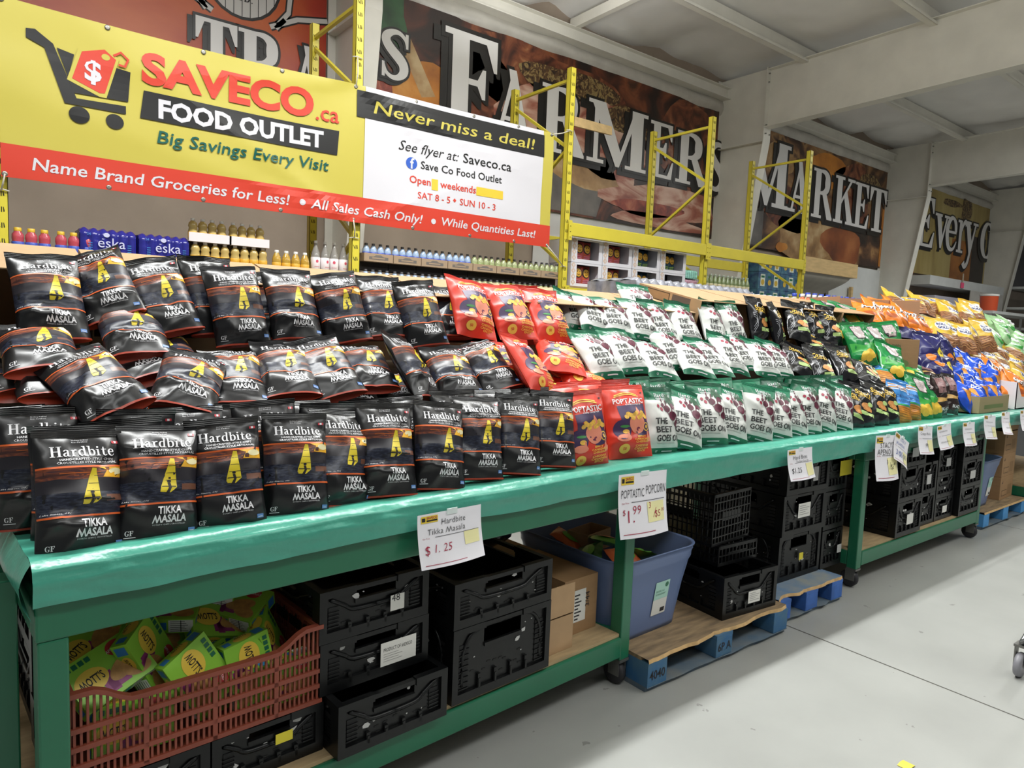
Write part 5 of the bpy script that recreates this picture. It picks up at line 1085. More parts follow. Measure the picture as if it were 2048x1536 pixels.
BKF = film('black chip film', '141416', .3); ORL = film('orange line', 'd9622a', .35); TXW = film('print white', 'e4e3e6', .4); SAIL = film('sail yellow', 'e2cb2e', .35); GUS = film('red gusset', 'a83a22', .35)
SEA = ramp_mat('printed dark lake', [(.35, '14161f'), (.52, '23283a'), (.6, '3b3f4c'), (.68, '20222c')], 60, .33, stretch=(1, 5, 1)); SKY = ramp_mat('printed dusk', [(.3, '2e2022'), (.46, '4b2c29'), (.56, '8a4a30'), (.63, '4d3236'), (.75, '6b3b30')], 16, .33, stretch=(1, 4, 1), dist=.6)
SUNY = film('sun glow', 'f2b632', .35); SUNW = film('sun core', 'fbf1c0', .35); HILL = film('far hills', '26232a', .33); FLG = film('flag red', 'c22f3c', .4); BLT = film('blue tick box', '5d86c4', .4); GLOW = film('dusk orange', 'c9682a', .35)
def art_hardbite(W, H):
    a = Art(); w2 = W/2
    L1, L2 = .69*H, .325*H
    a.rect(-w2*.94, .60*H, w2*.94, L1, SKY, 0); a.rect(-w2*.94, L2, w2*.94, .50*H, SEA, 0); a.poly([(-w2*.94, .5*H), (-w2*.94, .6*H), (-w2*.5, .61*H), (-.1*w2, .595*H), (.3*w2, .61*H), (.94*w2, .60*H), (.94*w2, .5*H)], HILL, 1)
    a.poly([(.45*w2, .61*H), (.94*w2, .605*H), (.94*w2, L1), (.35*w2, L1), (.55*w2, .665*H)], SUNY, 1); a.disc(.76*w2, .655*H, .17*w2, .026*H, SUNW, 2, 12); a.rect(-.5*w2, .648*H, .4*w2, .654*H, GLOW, 1); a.rect(-.2*w2, .63*H, .45*w2, .634*H, GLOW, 1); a.rect(.5*w2, .42*H, .92*w2, .47*H, film('sun on water', '6b4433', .33), 1)
    a.rect(-w2*.94, L1, w2*.94, L1+.014*H, ORL, 2); a.rect(-w2*.94, L2-.015*H, w2*.94, L2, ORL, 2)
    a.poly([(.2*w2, .685*H), (.3*w2, .68*H), (.36*w2, .44*H), (.2*w2, .40*H), (-.04*w2, .41*H), (-.02*w2, .46*H)], SAIL, 3)
    for y in (.62, .56, .5): a.rect(.02*w2+(y-.46)*.8*w2, y*H, .34*w2, y*H+.0012, INK, 4)
    a.poly([(.08*w2, .395*H), (.16*w2, .44*H), (.13*w2, .48*H), (.2*w2, .48*H), (.23*w2, .44*H), (.16*w2, .39*H)], INK, 4); a.line([(.0, .452*H), (.34*w2, .445*H)], .0022, INK, 4); a.disc(.17*w2, .492*H, .05*w2, .011*H, INK, 4, 8)
    a.text('Hardbite', -.66*w2, .782*H, TXW, w=1.42*w2, h=.085*H, layer=2, serif=True)
    a.text('HANDCRAFTED-STYLE CHIPS', -.47*w2, .748*H, TXW, w=1.2*w2, h=.018*H, layer=2, bold=.012, res=1); a.text('CROUSTILLES STYLE ARTISANAL', -.54*w2, .722*H, TXW, w=1.34*w2, h=.018*H, layer=2, bold=.012, res=1)
    a.text('Nothing Artificial', -.16*w2, .915*H, TXW, w=.36*w2, h=.011*H, layer=2, res=1); a.text("Rien d'artificiel", -.16*w2, .898*H, TXW, w=.34*w2, h=.011*H, layer=2, res=1)
    a.rect(.74*w2, .885*H, .9*w2, .908*H, FLG, 2); a.rect(.79*w2, .887*H, .85*w2, .906*H, TXW, 3)
    a.text('TIKKA', .2*w2, .232*H, TXW, w=.58*w2, h=.06*H, layer=2, align='C', bold=.03); a.text('MASALA', .2*w2, .163*H, TXW, w=.84*w2, h=.06*H, layer=2, align='C', bold=.03); a.text('POTATO CHIPS | CROUSTILLES', .2*w2, .14*H, TXW, w=.8*w2, h=.011*H, layer=2, align='C', res=1)
    a.text('GF', -.82*w2, .075*H, TXW, h=.04*H, layer=2, serif=True); a.rect(-.84*w2, .058*H, -.58*w2, .064*H, TXW, 2); a.text('Lake Simcoe, ON', -.9*w2, .338*H, TXW, w=.6*w2, h=.012*H, layer=2, shear=.3, res=1); a.rect(.7*w2, .07*H, .88*w2, .105*H, BLT, 2); a.rect(.73*w2, .08*H, .85*w2, .085*H, TXW, 3)
    return a
RDF = film('red popcorn film', 'd23a28', .36); PUR = film('print purple', '3d2a52', .4); PCH = film('print peach', 'e58d72', .4); POPC = film('popcorn print', 'e7b64a', .45, .25, vscale=70); YTX = film('yellow print', 'eac04e', .4); CHG = film('chili green', '3f8a48', .4); MTH = film('mouth plum', '7a2f4a', .4)
def art_pop(W, H):
    a = Art(); w2 = W/2
    a.poly([(-.5*w2, .70*H), (.75*w2, .72*H), (.8*w2, .3*H), (.3*w2, .28*H), (.1*w2, .36*H), (-.45*w2, .5*H)], PUR, 1)
    a.disc(-.42*w2, .38*H, .36*w2, .13*H, PUR, 1); a.disc(.66*w2, .4*H, .22*w2, .09*H, PUR, 2)
    a.disc(.24*w2, .45*H, .36*w2, .14*H, PCH, 3); a.poly([(.2*w2, .55*H), (.3*w2, .68*H), (.5*w2, .55*H)], PCH, 3); a.disc(.28*w2, .375*H, .09*w2, .028*H, MTH, 4, 8)
    r = random.Random(4)
    for k in range(11): a.disc((-.22+.09*k)*w2, (.545+.025*math.sin(k*1.7)+.012*(k % 3))*H, .1*w2, .03*H, POPC, 5+k*.1, 9)
    a.disc(-.32*w2, .42*H, .2*w2, .018*H, CHG, 4, 12, rot=-.06); a.disc(-.3*w2, .35*H, .14*w2, .03*H, POPC, 4, 10); a.disc(-.4*w2, .27*H, .3*w2, .05*H, PCH, 3, 12); a.disc(-.22*w2, .31*H, .06*w2, .05*H, PCH, 4, 8)
    a.disc(.66*w2, .4*H, .15*w2, .06*H, YTX, 3, 14); a.disc(.66*w2, .4*H, .11*w2, .045*H, PUR, 4, 12); a.disc(.66*w2, .4*H, .05*w2, .025*H, YTX, 5, 8); a.disc(.78*w2, .24*H, .16*w2, .04*H, PCH, 3, 10); a.rect(.68*w2, .26*H, .76*w2, .34*H, PCH, 3)
    a.text('POPTASTIC', -.64*w2, .73*H, TXW, w=1.38*w2, h=.068*H, layer=7, bold=.025); a.text('OWN YOUR POP', -.14*w2, .7*H, TXW, w=.72*w2, h=.022*H, layer=6, bold=.02, res=1)
    a.line([(-.55*w2+.11*k*w2, (.82+.035*math.sin(PI*k/10))*H) for k in range(11)], .004, YTX, 2); a.line([(-.5*w2+.1*k*w2, (.845+.035*math.sin(PI*k/10))*H) for k in range(11)], .004, YTX, 2)
    a.text('SPICY', .38*w2, .262*H, YTX, w=.42*w2, h=.025*H, layer=6, align='C', bold=.02); a.text('CANADIAN', .4*w2, .228*H, YTX, w=.74*w2, h=.025*H, layer=6, align='C', bold=.02); a.text('CHEDDAR', .4*w2, .195*H, YTX, w=.66*w2, h=.025*H, layer=6, align='C', bold=.02)
    a.text('CHEDDAR', .4*w2, .145*H, YTX, w=.68*w2, h=.026*H, layer=6, align='C', bold=.02); a.text('CANADIEN', .4*w2, .11*H, YTX, w=.74*w2, h=.026*H, layer=6, align='C', bold=.02); a.text('EPICE', .4*w2, .078*H, YTX, w=.42*w2, h=.026*H, layer=6, align='C', bold=.02)
    a.disc(-.4*w2, .13*H, .22*w2, .062*H, YTX, 4, 16); a.text('50', -.4*w2, .115*H, RDF, h=.034*H, layer=6, align='C', bold=.02); a.rect(.74*w2, .865*H, .84*w2, .885*H, INK, 5)
    return a
WHF = film('white beet film', 'cdcfca', .42); DGR = film('green band film', '14694a', .34); BEE = film('beet maroon', '581a30', .38, .4, vscale=40); BE2 = film('beet slice', '9c2c45', .38); LEF = film('beet leaves', '27563a', .4, .5, vscale=60); BTX = film('black print', '1b1b1d', .45)
def art_beet(W, H):
    a = Art(); w2 = W/2
    a.text('Hardbite', -.35*w2, .84*H, TXW, w=1.0*w2, h=.06*H, layer=2, serif=True); a.rect(-.3*w2, .815*H, .6*w2, .824*H, TXW, 2); a.rect(-.25*w2, .8*H, .55*w2, .807*H, TXW, 2)
    for x, y in ((.36, .8), (.5, .78), (.66, .8), (.78, .76), (.58, .74)): a.disc(x*.85*w2, (y+.02)*H, .08*w2, .085*H, LEF, 2.5+x*.2, 8, rot=(x-.5)*2.2)
    for x, y, s in ((.16, .66, .95), (.42, .55, 1.25), (.56, .7, .8), (.7, .44, .95), (-.04, .72, .5)):
        a.disc(x*w2, y*H, .18*s*w2, .058*s*H, BEE, 3+x, 12); a.line([(x*w2, y*H-.05*s*H), ((x+.03)*w2, y*H-.1*s*H)], .003, BEE, 3); a.line([(x*w2, y*H+.04*H), ((x+.02)*w2, y*H+.13*H)], .006, BEE, 2.2)
    a.disc(-.34*w2, .7*H, .09*w2, .028*H, BE2, 3, 10); a.disc(-.16*w2, .655*H, .08*w2, .032*H, BE2, 3, 10, rot=.5)
    a.text('THE', -.62*w2, .435*H, BTX, w=.62*w2, h=.09*H, layer=6, bold=.018); a.text('BEET', -.62*w2, .31*H, BTX, w=.86*w2, h=.09*H, layer=6, bold=.018); a.text('GOES ON', -.62*w2, .185*H, BTX, w=1.34*w2, h=.09*H, layer=6, bold=.018); a.rect(-.6*w2, .15*H, .4*w2, .157*H, film('grey small print', '8d908c', .4), 6)
    a.text('GF', -.6*w2, .03*H, TXW, h=.03*H, layer=6, serif=True); a.rect(-.2*w2, .035*H, .4*w2, .05*H, TXW, 5)
    return a
STF = film('black pita film', '17171a', .2); GLD = film('gold script', 'd8b24c', .3); PIT = film('pita print', 'c9884a', .4, .3, vscale=40); JAL = film('jalapeno print', 'a9c47a', .4); SIL = film('silver film', 'b9bac0', .2)
def art_stacy(W, H):
    a = Art(); w2 = W/2
    a.text("Stacy's", -.62*w2, .64*H, GLD, w=1.3*w2, h=.13*H, layer=3, shear=.35, bold=.02, res=3); a.line([(-.5*w2, .6*H), (0, .62*H), (.6*w2, .61*H)], .004, GLD, 3)
    a.disc(.0, .42*H, .34*w2, .06*H, PIT, 3, 10, rot=.4); a.disc(.3*w2, .38*H, .34*w2, .055*H, PIT, 4, 9, rot=-.5); a.disc(.1*w2, .34*H, .3*w2, .045*H, PIT, 5, 9); a.disc(.45*w2, .47*H, .2*w2, .05*H, JAL, 3, 10); a.rect(-.35*w2, .2*H, .75*w2, .28*H, JAL, 3)
    for k in range(3): a.line([(-.8*w2, (.3-.06*k)*H), (-.55*w2, (.42-.05*k)*H), (-.6*w2, (.56-.05*k)*H), (-.8*w2, (.6-.04*k)*H)], .0025, SIL, 2)
    return a
GNF = film('green chip film', '17783c', .2, .15, vscale=14); GN2 = film('bright green film', '3fa045', .25); CHP = film('chip print', 'e2b93f', .4, .12, vscale=40); CRS = film('crest silver', 'b4a7a6', .3, .4, vscale=120); DKB = film('dark brown film', '2a1d1b', .22, .3, vscale=25)
def art_green(W, H):
    a = Art(); w2 = W/2
    a.poly([(-.45*w2, .9*H), (.45*w2, .9*H), (.5*w2, .7*H), (.3*w2, .58*H), (-.3*w2, .58*H), (-.5*w2, .7*H)], BTX, 2); a.poly([(-.4*w2, .885*H), (.4*w2, .885*H), (.44*w2, .71*H), (.26*w2, .6*H), (-.26*w2, .6*H), (-.44*w2, .71*H)], CRS, 3)
    a.poly([(-.9*w2, .5*H), (.0, .42*H), (.9*w2, .52*H), (.9*w2, .3*H), (-.9*w2, .3*H)], GN2, 2); a.text('MILD', .2*w2, .44*H, TXW, h=.035*H, layer=4, align='C')
    a.disc(-.25*w2, .2*H, .38*w2, .085*H, CHP, 4, 12, rot=.6); a.disc(.35*w2, .24*H, .4*w2, .1*H, CHP, 5, 12, rot=-.3); a.disc(.1*w2, .14*H, .3*w2, .06*H, CHP, 6, 12)
    return a
BLF = film('sky blue film', '3f86c9', .25, .1, vscale=12); OCF = film('ochre chip print', 'd08a33', .35, .3, vscale=25); NVT = film('navy print', '22346e', .4)
def art_crunch(W, H):
    a = Art(); w2 = W/2
    for k in range(4): a.line([(-.9*w2, (.9-.045*k)*H), (-.2*w2, (.86-.04*k)*H), (.4*w2, (.9-.045*k)*H), (.9*w2, (.87-.04*k)*H)], .007, (OCF, TXW)[k % 2], 2)
    a.text('CROUISE', -.55*w2, .56*H, NVT, w=1.2*w2, h=.075*H, layer=3, bold=-.005); a.text('MOLDINI', -.45*w2, .45*H, NVT, w=1.1*w2, h=.075*H, layer=3, bold=-.005); a.rect(-.94*w2, .37*H, .94*w2, .40*H, GN2, 2)
    for k in range(7): a.line([(-.8*w2, (.05+.045*k)*H), (.0, (.03+.05*k)*H), (.8*w2, (.06+.04*k)*H)], .004, film('chip shade', 'a9692a', .4), 3)
    return a
def art_brown(W, H):
    a = Art(); w2 = W/2; a.rect(-.6*w2, .55*H, .7*w2, .9*H, film('mauve crest', '8d6a6a', .3, .4, vscale=90), 2); a.poly([(-.94*w2, .34*H), (.94*w2, .36*H), (.94*w2, .52*H), (.2*w2, .42*H), (-.94*w2, .46*H)], film('tan band', 'b8904a', .4), 3); a.text('BLACK', .1*w2, .14*H, TXW, w=1.1*w2, h=.07*H, layer=4, align='C', bold=.03); return a
YLF = film('yellow pretzel film', 'd9b23c', .3, .08, vscale=12); PRT = film('pretzel print', '8a5a3a', .4, .5, vscale=45)
def art_yellow(W, H):
    a = Art(); w2 = W/2; a.disc(.1*w2, .66*H, .6*w2, .14*H, TXW, 2, 16); a.text('ROLD', .1*w2, .68*H, NVT, w=.85*w2, h=.075*H, layer=4, align='C', bold=.05); a.text('GOLD', .1*w2, .575*H, NVT, w=.9*w2, h=.075*H, layer=4, align='C', bold=.05)
    for k in range(5): a.line([(-.8*w2, (.08+.06*k)*H), (-.2*w2, (.14+.06*k)*H), (.4*w2, (.07+.06*k)*H), (.85*w2, (.13+.06*k)*H)], .006, film('pretzel gold', 'b98a58', .4), 3)
    return a
OGF = film('orange chip bag film', 'e07a22', .25, .08, vscale=12)
def art_orange(W, H):
    a = Art(); w2 = W/2; a.text('HOT', .05*w2, .5*H, TXW, w=1.1*w2, h=.13*H, layer=3, align='C', bold=.06); a.text('HOT', .09*w2, .49*H, BTX, w=1.1*w2, h=.13*H, layer=2, align='C', bold=.1); a.disc(0, .25*H, .5*w2, .08*H, film('deep orange', 'a9501c', .4), 2, 10); return a
BLU2 = film('bright blue chip film', '2350c4', .2, .25, vscale=16)
def art_blue(W, H):
    a = Art(); w2 = W/2; a.poly([(-.9*w2, .8*H), (.2*w2, .66*H), (.9*w2, .78*H), (.9*w2, .7*H), (.2*w2, .58*H), (-.9*w2, .7*H)], TXW, 2); a.text('DO', .2*w2, .42*H, TXW, h=.11*H, layer=3, align='C', bold=.05); a.poly([(-.8*w2, .3*H), (0, .42*H), (.4*w2, .12*H)], OCF, 3); return a
NVF = film('navy chip film', '26265c', .18, .25, vscale=14)
def art_navy(W, H):
    a = Art(); w2 = W/2; a.disc(-.3*w2, .35*H, .32*w2, .09*H, OGF, 2, 14); a.poly([(.2*w2, .5*H), (.5*w2, .62*H), (.8*w2, .5*H), (.7*w2, .34*H), (.35*w2, .36*H)], SAIL, 2); a.disc(.5*w2, .48*H, .12*w2, .04*H, BTX, 3, 8); a.text('D', .5*w2, .16*H, TXW, h=.1*H, layer=3, bold=.06); return a
LGF = film('mint green film', 'a5cf9a', .28, .2, vscale=20); DBF = film('dark blue wrap', '1f3f78', .2, .4, vscale=30)
def art_mint(W, H):
    a = Art(); w2 = W/2; a.disc(.1*w2, .6*H, .5*w2, .12*H, TXW, 2, 14); a.text('G', .1*w2, .55*H, BTX, h=.1*H, layer=3, align='C', bold=.05); a.disc(0, .28*H, .6*w2, .1*H, GN2, 2, 10); return a
KIND = { # name, W, H, T, artwork, wrapping bands, base film, gusset, bottom thickness, variants, seal
 'hb': ('black_chip_bag', .182, .292, .074, art_hardbite, [], BKF, GUS, .5, 4, .35),
 'po': ('red_popcorn_bag', .215, .31, .085, art_pop, [], RDF, None, .0, 3, .3),
 'be': ('beet_chip_bag', .205, .30, .075, art_beet, [(.80, 1, DGR), (0, .085, DGR)], WHF, None, .0, 3, .5),
 'st': ('pita_chip_bag', .205, .30, .075, art_stacy, [], STF, None, .0, 3, .5),
 'gr': ('green_chip_bag', .24, .33, .08, art_green, [], GNF, None, .0, 2, .5),
 'cr': ('blue_ochre_chip_bag', .2, .29, .08, art_crunch, [(0, .36, OCF)], BLF, None, .0, 2, .4),
 'br': ('dark_brown_chip_bag', .17, .30, .08, art_brown, [], DKB, None, .0, 2, .4),
 'ye': ('yellow_pretzel_bag', .22, .32, .09, art_yellow, [(0, .42, PRT)], YLF, None, .0, 2, .5),
 'or': ('orange_chip_bag', .2, .28, .08, art_orange, [], OGF, None, .0, 2, .5),
 'bl': ('blue_chip_bag', .19, .26, .09, art_blue, [], BLU2, None, .0, 2, .6),
 'nv': ('navy_chip_bag', .24, .32, .09, art_navy, [], NVF, None, .0, 2, .5),
 'mi': ('mint_chip_bag', .2, .28, .08, art_mint, [], LGF, None, .0, 2, .5)}
PROTO = {}
def proto(k, var):
    n, W, H, T, af, bands, base, gus, b0, nvar, fl = KIND[k]
    var %= nvar
    if (k, var) not in PROTO:
        if (k, 'art') not in PROTO: PROTO[(k, 'art')] = af(W, H).cut([W*(i/16-.5) for i in range(1, 16)], [H*i/26 for i in range(1, 26)])
        f = Film(W, H, T, hash_(k)+var*17, b0, {'po': .006, 'hb': .0085, 'bl': .011, 'nv': .010, 'st': .009, 'be': .006}.get(k, .008), fl*(.6+.5*var)*(-1 if var % 2 else 1))
        PROTO[(k, var)] = [make_bag(n, f, PROTO[(k, 'art')], bands, base, None, gus), False]
    p = PROTO[(k, var)]
    if not p[1]: p[1] = True; return p[0]
    return copy_tree(p[0])
def hash_(k): return sum(ord(c)*(i+3) for i, c in enumerate(k))
BAGN = [0]
LOG = {}
def put_bag(k, P, up, tw=0, row='', s=1):
    """P: middle of the bottom edge; up: direction of the bag; tw: turn about its own length (degrees)"""
    up = up.normalized(); r = Vector((1, 0, 0)); r = (r - up*r.dot(up)).normalized(); n = r.cross(up)
    if k in ('bl', 'nv', 'or', 'ye', 'mi'): tw += 16*math.sin(BAGN[0]*2.7); up = (up + r*.16*math.sin(BAGN[0]*1.9)).normalized(); r = (r - up*r.dot(up)).normalized(); n = r.cross(up); s *= 1.08
    tw += {'be': 20 if row in (FR, BH_) else 4, 'po': 20 if row in (FR, BH_) else 4, 'st': 14 if row == FR else 4, 'gr': 14, 'cr': 14, 'ye': 10, 'hb': 5+4*P.x}.get(k, 6)
    t = math.radians(tw); r2 = r*math.cos(t) + n*math.sin(t); n2 = r2.cross(up)
    o = proto(k, BAGN[0]*7//3 + BAGN[0]); BAGN[0] += 1
    o.matrix_world = Matrix(((r2.x*s, up.x*s, n2.x*s, P.x), (r2.y*s, up.y*s, n2.y*s, P.y), (r2.z*s, up.z*s, n2.z*s, P.z), (0, 0, 0, 1)))
    LOG.setdefault((k, row), []).append((P.x, o)); return o
def bag(k, b, t, Y, tw=0, row='', lo=8, hi=80):
    """bottom and top middle as seen, bottom at depth Y; the bag's own length fixes how far it leans back"""
    H = KIND[k][2]; P = on_y(b[0], b[1], Y); d = ray(*t).normalized(); oc = O-P
    B = d.dot(oc); C = oc.dot(oc)-H*H; disc = B*B-C
    tt = -B + (math.sqrt(disc) if disc > 0 else 0); up = (O+d*tt-P)
    up.normalize(); lean = math.degrees(math.atan2(math.hypot(up.y, 0), up.z))
    ln = max(lo, min(hi, math.degrees(math.atan2(up.y, up.z)) if up.y > 0 else lo))
    h = math.hypot(up.y, up.z); up = Vector((up.x, h*math.sin(math.radians(ln)), h*math.cos(math.radians(ln))))
    return put_bag(k, P, up, tw, row)
def bag_top(k, t, Y, z0, tw=0, row='', lean=12, roll=0):
    """a bag mostly hidden: its top seen at t, standing at depth Y on height z0"""
    H = KIND[k][2]; L = math.radians(lean); T = on_y(t[0], t[1], Y+H*math.sin(L)); r = math.radians(roll)
    up = Vector((math.sin(r), math.sin(L)*math.cos(r), math.cos(L)*math.cos(r))); return put_bag(k, T-up*H, up, tw, row)
# ---- black chip bags
FR, BH_, MD, MU, TP = 'front row', 'rank behind the front row', 'middle tier', 'pile under the middle tier', 'top tier'
for b, t, Y, tw in (((165, 1116), (152, 880), 1.80, -6), ((316, 1086), (302, 862), 1.81, -4), ((462, 1060), (440, 839), 1.825, -4), ((594, 1036), (570, 843), 1.84, -2), ((688, 1014), (668, 828), 1.87, -14), ((780, 994), (758, 812), 1.865, 0), ((880, 981), (846, 830), 1.87, 2), ((960, 960), (932, 802), 1.89, -3), ((1036, 950), (1022, 795), 1.90, 0), ((1108, 935), (1084, 792), 1.92, -4)):
    bag('hb', b, t, Y, tw + 7*math.sin(b[0]*.37), FR, 6, 18)
for t, Y, le, ro in (((8, 812), 2.02, 14, -2), ((78, 815), 1.95, 12, 0), ((150, 850), 1.87, 10, 1), ((165, 806), 1.98, 14, 0), ((272, 818), 1.92, 12, 2), ((240, 838), 1.88, 10, -2), ((380, 812), 1.94, 12, 0), ((478, 806), 1.96, 14, 1), ((528, 800), 1.93, 12, -3), ((600, 800), 1.98, 14, 0), ((655, 806), 1.94, 12, 2), ((728, 800), 1.97, 14, 0), ((800, 792), 1.96, 12, -2), ((838, 808), 1.93, 10, 1), ((905, 780), 1.99, 14, 0), ((978, 778), 1.98, 12, 0), ((1055, 776), 1.99, 14, -1)):
    bag_top('hb', t, Y+.05, .95, -4, BH_, le*.8, ro)
for b, t, Y, tw in (((92, 745), (62, 655), 2.2, 0), ((245, 826), (132, 702), 2.02, 6), ((282, 716), (250, 612), 2.3, 0), ((362, 822), (398, 710), 2.06, -8), ((482, 812), (450, 696), 2.14, -6), ((588, 796), (552, 688), 2.14, 0), ((684, 796), (618, 680), 2.13, 4), ((752, 780), (712, 688), 2.17, -4), ((858, 800), (786, 670), 2.12, -38), ((930, 800), (880, 694), 2.14, 0), ((1010, 782), (936, 682), 2.16, 0)):
    bag('hb', b, t, Y, tw, MD, 30, 74)
for b, t, Y, tw in (((300, 762), (250, 690), 2.25, 10), ((120, 800), (70, 730), 2.15, -10), ((420, 838), (400, 778), 2.12, 5), ((560, 830), (540, 770), 2.16, -5), ((640, 822), (610, 760), 2.18, 8), ((800, 812), (770, 752), 2.2, 0), ((985, 805), (950, 745), 2.22, 0), ((60, 790), (40, 745), 2.2, 0), ((365, 850), (340, 790), 2.1, 0), ((490, 838), (470, 785), 2.1, 6), ((720, 822), (690, 765), 2.15, -5), ((870, 812), (850, 760), 2.17, 4), ((930, 812), (900, 765), 2.2, 0), ((200, 770), (160, 700), 2.25, 0), ((350, 745), (310, 680), 2.3, 8), ((1040, 800), (1010, 750), 2.2, 0)):
    bag('hb', b, t, Y, tw, MU, 62, 80)
for b, t, Y, tw in (((112, 684), (86, 510), 2.42, -6), ((232, 640), (168, 500), 2.46, 14), ((352, 668), (290, 521), 2.44, 0), ((438, 672), (404, 516), 2.5, -14), ((490, 692), (460, 531), 2.42, -4), ((556, 682), (520, 545), 2.52, 0), ((598, 682), (572, 540), 2.43, -4), ((700, 686), (658, 543), 2.43, 0), ((778, 676), (752, 556), 2.48, 0), ((858, 694), (822, 564), 2.42, 0), ((908, 676), (884, 571), 2.52, 0)):
    bag('hb', b, t, Y, tw, TP, 12, 42)
# ---- red popcorn
for b, t, Y, tw in (((1174, 938), (1156, 775), 1.94, -10), ((1262, 916), (1243, 770), 1.95, -6)): bag('po', b, t, Y, tw, FR, 4, 25)
for t, Y, le in (((1112, 768), 2.04, 14), ((1160, 762), 2.06, 12), ((1212, 760), 2.05, 12)): bag_top('po', t, Y, .95, -6, BH_, le)
for b, t, Y, tw in (((1040, 770), (985, 688), 2.2, 0), ((1092, 792), (1022, 674), 2.1, -26), ((1128, 744), (1108, 685), 2.25, 0), ((1180, 772), (1128, 735), 2.18, 0), ((1172, 795), (1120, 760), 2.13, 10), ((1120, 815), (1085, 772), 2.1, 0)): bag('po', b, t, Y, tw, MD, 40, 78)
for b, t, Y, tw in (((955, 676), (930, 556), 2.46, -8), ((1040, 680), (1000, 568), 2.48, 0), ((1112, 684), (1074, 580), 2.48, -4), ((1062, 690), (1034, 572), 2.56, 0)): bag('po', b, t, Y, tw, TP, 12, 42)
# ---- white and green beet chips
for b, t, Y, tw in (((1298, 906), (1285, 782), 2.02, -30), ((1326, 908), (1312, 775), 1.99, -20), ((1366, 896), (1352, 788), 1.97, -8), ((1420, 888), (1405, 766), 1.98, 0), ((1464, 884), (1452, 772), 1.98, -12), ((1512, 884), (1518, 770), 1.98, -4), ((1552, 878), (1546, 772), 2.0, 0), ((1588, 872), (1580, 772), 2.01, -6), ((1616, 870), (1608, 765), 2.0, -4), ((1648, 864), (1644, 768), 2.0, -10), ((1678, 861), (1676, 768), 2.0, -4)): bag('be', b, t, Y, tw, FR, 4, 25)
for t, Y, le in (((1262, 754), 2.1, 14), ((1305, 757), 2.1, 14), ((1372, 760), 2.08, 12), ((1432, 756), 2.1, 14), ((1490, 758), 2.1, 14), ((1538, 755), 2.1, 12), ((1592, 752), 2.1, 12), ((1636, 750), 2.1, 12), ((1662, 752), 2.1, 14)): bag_top('be', t, Y, .95, -8, BH_, le)
for b, t, Y, tw in (((1222, 757), (1162, 662), 2.2, -4), ((1272, 748), (1218, 658), 2.24, 0), ((1332, 757), (1278, 678), 2.2, -4), ((1362, 742), (1312, 655), 2.3, 0), ((1402, 752), (1358, 680), 2.2, 0), ((1442, 750), (1392, 682), 2.22, 0), ((1478, 748), (1432, 670), 2.24, -6), ((1502, 742), (1452, 668), 2.28, 0), ((1540, 756), (1503, 680), 2.22, 0), ((1566, 756), (1532, 682), 2.22, 0)): bag('be', b, t, Y, tw, MD, 25, 70)
for b, t, Y, tw in (((1162, 664), (1134, 588), 2.56, -6), ((1196, 668), (1164, 594), 2.5, -8), ((1240, 672), (1204, 594), 2.48, 0), ((1292, 682), (1260, 596), 2.46, 0), ((1338, 688), (1296, 604), 2.46, 0), ((1384, 692), (1350, 607), 2.46, 0), ((1436, 694), (1414, 605), 2.46, -6), ((1476, 696), (1448, 602), 2.46, 0), ((1290, 640), (1262, 572), 2.62, 10)): bag('be', b, t, Y, tw, TP, 12, 45)
# ---- black pita chips
for b, t, Y, tw in (((1704, 857), (1698, 768), 2.02, -6), ((1724, 852), (1714, 765), 2.0, 0), ((1754, 848), (1744, 762), 2.0, 0), ((1776, 846), (1766, 763), 2.01, 0)): bag('st', b, t, Y, tw, FR, 4, 25)
for b, t, Y, tw in (((1606, 752), (1578, 690), 2.28, -6), ((1632, 712), (1608, 664), 2.4, 8), ((1658, 774), (1622, 694), 2.2, 0), ((1664, 718), (1636, 668), 2.4, 0), ((1700, 768), (1666, 690), 2.2, 0), ((1684, 752), (1650, 680), 2.28, 0), ((1740, 768), (1722, 722), 2.16, 0)): bag('st', b, t, Y, tw, MD, 25, 65)
for b, t, Y, tw in (((1522, 684), (1506, 592), 2.5, -8), ((1560, 694), (1542, 602), 2.48, -24), ((1602, 682), (1582, 606), 2.46, 4), ((1638, 686), (1610, 606), 2.5, -10), ((1670, 692), (1646, 614), 2.46, 0)): bag('st', b, t, Y, tw, TP, 12, 40)
# ---- crunchy, green, brown
for b, t, Y, tw in (((1802, 846), (1790, 763), 2.0, -4), ((1822, 842), (1812, 762), 2.03, 0)): bag('cr', b, t, Y, tw, FR, 4, 25)
bag('cr', (1772, 768), (1738, 722), 2.2, 0, MD, 40, 75)
for b, t, Y, tw in (((1842, 840), (1834, 752), 2.02, 0), ((1860, 836), (1854, 748), 2.02, 0)): bag('gr', b, t, Y, tw, FR, 4, 25)
for b, t, Y, tw in (((1734, 732), (1704, 645), 2.32, 0), ((1762, 730), (1740, 648), 2.34, 0), ((1790, 726), (1768, 642), 2.36, 8), ((1792, 762), (1776, 688), 2.2, 0), ((1826, 764), (1812, 724), 2.2, 0)): bag('gr', b, t, Y, tw, MD, 12, 55)
for b, t, Y, tw in (((1666, 648), (1648, 602), 2.68, 0), ((1700, 654), (1684, 610), 2.62, 0), ((1726, 656), (1706, 616), 2.62, 0), ((1690, 690), (1664, 622), 2.5, 0)): bag('gr', b, t, Y, tw, TP, 12, 60)
for b, t, Y, tw in (((1882, 832), (1872, 746), 2.0, 0), ((1904, 828), (1894, 748), 2.0, 0)): bag('br', b, t, Y, tw, FR, 4, 25)
for b, t, Y, tw in (((1868, 770), (1838, 730), 2.15, 0), ((1892, 766), (1862, 728), 2.15, 0)): bag('br', b, t, Y, tw, MD, 45, 78)
